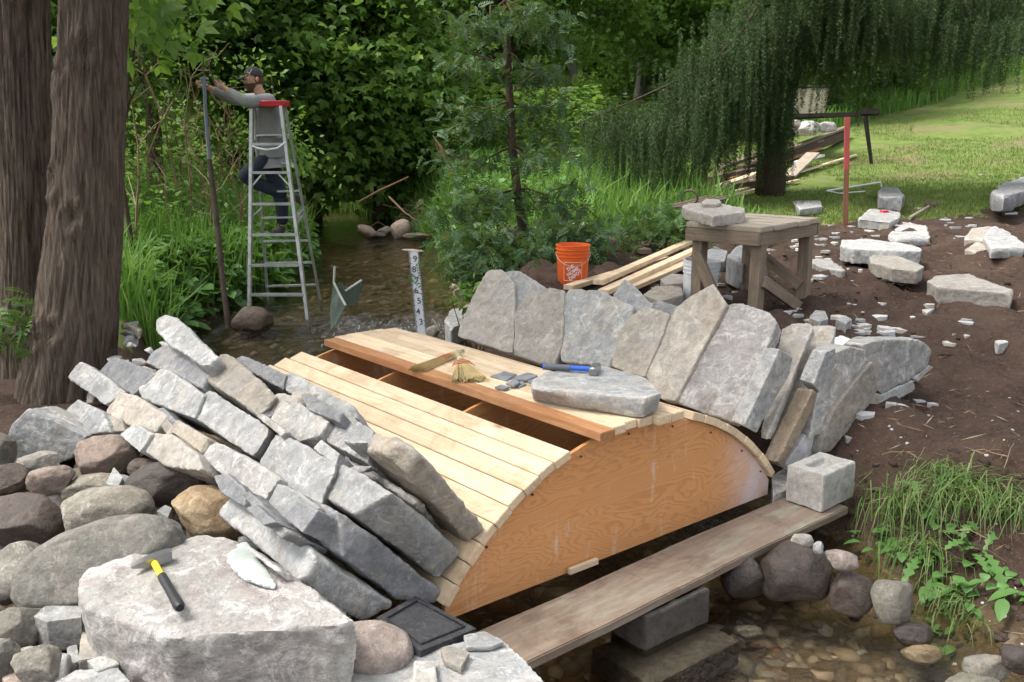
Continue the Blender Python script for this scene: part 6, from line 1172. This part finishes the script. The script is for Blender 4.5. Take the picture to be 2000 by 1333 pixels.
    # beard and hair, cap
    def shell(nm, mat_, cond, k, o_=0): 
        idx = cond(X, Y, Z); keep = [f for f in F_ if all(idx[q] for q in f)]; W_ = hcn+(Vw-hcn)*k+[0, 0, o_]; return mk(nm, W_, keep, mat_, t, True)
    shell('beard', BEARD, lambda x, y, z: (z < -.14-.35*np.clip(x, -.0, 1)) & (x < .35) & ~((np.abs(z+.36) < .05) & (np.abs(y) < .2)), 1.06); shell('hair', BEARD, lambda x, y, z: (x > .15) & (z > -.45) & (z < .5), 1.05)
    shell('cap', CAP, lambda x, y, z: z > .25-.18*x, 1.12, .008)
    n = 14; pts = []; 
    for i in range(n+1):
        a = -1.15+2.3*i/n; b_ = hcn+np.array(Rh@Vector((-.100*cos(a)*1.05, .082*sin(a)*1.1, .052))); f_ = hcn+np.array(Rh@Vector((-.100-.085*max(0, cos(a*1.2)), .078*sin(a)*1.05, .032-.008*abs(sin(a))))); pts.append((b_, f_))
    mb = MB(); V3 = [p for q in pts for p in q]+[p+[0, 0, -.006] for q in pts for p in q]; N2 = 2*(n+1); F3 = []
    for i in range(n): F3 += [(2*i, 2*i+1, 2*i+3, 2*i+2), (N2+2*i+2, N2+2*i+3, N2+2*i+1, N2+2*i), (2*i+1, N2+2*i+1, N2+2*i+3, 2*i+3)]
    mb.add(V3, F3); mb.build('cap_brim', CAP, t, True)
    mb = MB(); q0 = hcn+np.array(Rh@Vector((-.04, -.083, .085)))
    for k in range(3): mb.box(q0+[.008*k-.01, 0, -.004*k], (.002, 0, .001), (0, .002, 0), (-.002, 0, .005+.002*k))
    mb.build('cap_emblem', WPAINT, t); MB().tube([hcn+np.array(Rh@Vector((-.03+.012*k, -.0885+.002*k*k*.3, .058+.018*k))) for k in range(4)], .002, 4).build('cap_piping', WPAINT, t)
    # clothes
    skinned('shirt', [[(J(527, 300), .158), (wa, .15), (J(522, 245), .155), (ch, .165), (J(510, 192), .085)], [(ch, .165), (shN, .088), (elN, .066), (wrN+(elN-wrN)*.12, .046)], [(ch, .165), (shF, .088), (elF, .064), (wrF+(elF-wrF)*.12, .044)], [(J(527, 300), .158), (J(528, 308), .152)]], SHIRT, t)
    skinned('jeans', [[(J(527, 300), .15), (pel, .148), (hipN, .115), ((hipN+knB)/2, .10), (knB, .088), ((knB+anB)/2, .075), (anB-(anB-knB)*.05, .062)], [(pel, .148), (hipF, .115), ((hipF+knS)/2, .10), (knS, .085), ((knS+anS)/2, .078), (anS, .066)]], JEAN, t)
    skinned('boot', [[(anS, .055), (J(550, 452, .1), .055), (J(536, 455, .08), .045), (J(527, 457, .06), .035)]], SHOE, t); skinned('boot', [[(anB, .05), (J(580, 386, .05), .05), (J(590, 394, .05), .045), (J(596, 404, .04), .035)]], SHOE, t)
man()
TUFT = leaf_mat('mixed_tuft_blade', (.07, .14, .035), (.14, .25, .06), (.22, .24, .10), .3, .6)
# ------------------------------------------------------------------ weeds on the near right bank
def weed(label, px, py, d, kind, n, L, cat='plant', name='weed_clump', lm=LF_GRASS, spread=.08, seedv=0, hang=.5):
    p = Pg(px, py); r = np.random.default_rng(int(px+py*3+seedv)); t = thing(name, label, cat, p, 'weeds on the near right bank')
    if kind == 'grass':
        o_ = []
        B = p+r.normal(size=(n, 3))*[spread, spread, .01]; a = r.uniform(0, 2*pi, n); o = np.stack([np.cos(a), np.sin(a)*.8-.35, a*0], -1); Ls = L*r.uniform(.5, 1.2, n)[:, None]; sd = unit(np.cross(o, [0, 0, 1.])); w_ = .0035*r.uniform(.6, 1.5, n)[:, None]
        K = [B]; 
        for f, up, ou in ((.3, .34, .10), (.6, .50, .30), (.85, .42, .55), (1.05, .12-hang*.3, .72)): K.append(B+o*Ls*ou+np.array([0, 0, 1.])*Ls*up*r.uniform(.6, 1.1, n)[:, None])
        V = np.stack([q for k, P_ in enumerate(K) for q in (P_-sd*w_*(1-.2*k), P_+sd*w_*(1-.2*k))], 1).reshape(-1, 3); i = np.arange(n)[:, None]*10; Fq = np.concatenate([i+np.array([[2*k, 2*k+1, 2*k+3, 2*k+2]]) for k in range(4)]); mk('blades', V, Fq, TUFT, t)
    else:
        for k in range(n):
            a = r.uniform(0, 2*pi); el = r.uniform(.1, .9); u = np.array([cos(a)*cos(el), sin(a)*cos(el)*.8-.25, sin(el)]); u /= np.linalg.norm(u); s = np.cross(u, [0, 0, 1.]); s /= np.linalg.norm(s); nn = np.cross(s, u); l = L*r.uniform(.6, 1.15); b = p+r.normal(size=3)*[spread, spread, .01]
            m_ = 12; V = []; cen = []
            for q in range(m_+1):
                f = q/m_; c = b+u*l*f-np.array([0, 0, 1.])*l*.55*f*f; 
                if kind == 'lobed': w_ = l*.17*math.sin(pi*min(1, f*1.02))**.6*(.45+.75*(q % 2))*(.35+.65*f)
                else: w_ = l*.20*math.sin(pi*max(0., (f-.18)/.82))**.8 if f > .18 else l*.008
                V += [c-s*w_+nn*w_*.25, c, c+s*w_+nn*w_*.25]
            F_ = [(3*q+j, 3*q+j+1, 3*q+j+4, 3*q+j+3) for q in range(m_) for j in (0, 1)]; o = mk('leaf', V, F_, lm, t, True)
LW = leaf_mat('weed_leaf_green', (.10, .22, .055), (.13, .27, .07), None, .3, .45)
weed('tall arching grass tuft hanging over the near right bank', 1870, 985, 0, 'grass', 170, .36, 'grass tuft', 'grass_tuft', spread=.09)
weed('fine drooping grass tuft over the dark boulders', 1760, 1010, 0, 'grass', 130, .34, 'grass tuft', 'grass_tuft', spread=.08, hang=1.4)
weed('lower grass tuft near the round brown-topped boulder', 1800, 1090, 0, 'grass', 120, .30, 'grass tuft', 'grass_tuft', spread=.08, hang=1.2)
weed('thin grass tuft at the right edge of the bank', 1975, 1000, 0, 'grass', 140, .26, 'grass tuft', 'grass_tuft', spread=.08)
weed('wispy grass at the top of the weeds', 1850, 940, 0, 'grass', 120, .22, 'grass tuft', 'grass_tuft', spread=.10)
weed('small grass tuft above the water in the right corner', 1880, 1200, 0, 'grass', 120, .20, 'grass tuft', 'grass_tuft', spread=.09)
weed('dandelion with toothed leaves beside the arching grass', 1800, 985, 0, 'lobed', 12, .24, lm=LW, spread=.03, name='dandelion')
weed('dandelion lower on the bank', 1905, 1075, 0, 'lobed', 12, .22, lm=LW, spread=.03, name='dandelion')
weed('dandelion at the upper end of the weeds', 1890, 930, 0, 'lobed', 9, .17, lm=LW, spread=.03, name='dandelion')
weed('broad-leaved plant over the flat pinkish stone', 1735, 1065, 0, 'broad', 18, .13, lm=LW, spread=.07, name='broad_leaved_plant')
weed('large broad-leaved plant in the middle of the weeds', 1790, 1060, 0, 'broad', 20, .13, lm=LW, spread=.08, name='broad_leaved_plant')
weed('broad-leaved plant near the bottom right corner', 1890, 1160, 0, 'broad', 26, .13, lm=LW, spread=.07, name='broad_leaved_plant')
weed('leafy plant at the right edge of the picture', 1975, 1145, 0, 'broad', 26, .14, lm=LW, spread=.07, name='broad_leaved_plant')
weed('broad-leaved plant among the arching grass', 1840, 1010, 0, 'broad', 20, .11, lm=LW, spread=.08, name='broad_leaved_plant')
weed('dandelion in the lower part of the weeds', 1830, 1080, 0, 'lobed', 12, .2, lm=LW, spread=.05, name='dandelion')
weed('low leafy creeper just above the water', 1850, 1240, 0, 'broad', 34, .085, lm=LW, spread=.09, name='creeping_plant')
weed('leafy sprigs hanging at the water edge', 1830, 1190, 0, 'broad', 26, .09, lm=LW, spread=.09, name='creeping_plant')
r = np.random.default_rng(3)
for k, (px, py) in enumerate(((1790, 905), (1920, 1060), (1960, 900))): sticks('bare_root', ['thin reddish root curling on the soil above the weeds', 'dry roots among the weeds', 'fine roots at the right edge of the soil'][k], Pg(px, py)+[0, 0, .02], 7, .2, (.07, .05, .01), LF_DRY, 'root', .003)
# loose cobbles filling the foot of the left heap
r_ = random.Random(21); fl = ['grey', 'brown', 'pale', 'dark', 'tan']
k = 0
for gx in range(16):
    for gy in range(9):
        px, py = -10+gx*44+r_.uniform(-20, 20), 900+gy*52+r_.uniform(-22, 22)
        if (px-880) > (py-1330)*1.2 or (py > 1060 and 150 < px < 700) or (px > 420 and py < 1010) or px > 600: continue
        z = .36+.10*(py < 1000)-.05; p = Pz(px, py, z); s = pxm(p); w_ = s*r_.uniform(.10, .19); o = boulder('cobble packed between the larger boulders of the left heap', [BT, BV, BP, SG, SB, BD][r_.randrange(6)], px, py, w_, w_*r_.uniform(.6, .9), r_.uniform(-40, 40), z, group='cobbles packed in the left heap', name='cobble', sub=3, cat='cobble', ft=(.6, .9))
# chinking stones deep in the joints of the left pile
for k in range(70):
    a = r_.uniform(128, 150); y = r_.uniform(.15, 3.3); rr = r_.uniform(1.70, 1.87); p = arch(a, rr, y); P = [p+AX*r_.gauss(0, .035)+YB*r_.gauss(0, .06)+np.array([0, 0, r_.gauss(0, .025)]) for _ in range(8)]
    o = stone_obj('chinking_stone', P, [SG, SD, SB][k % 3], 'small stone wedged deep in the joints of the left haunch', 'stone', .01, 3, 20, group='chinking stones in the left haunch')
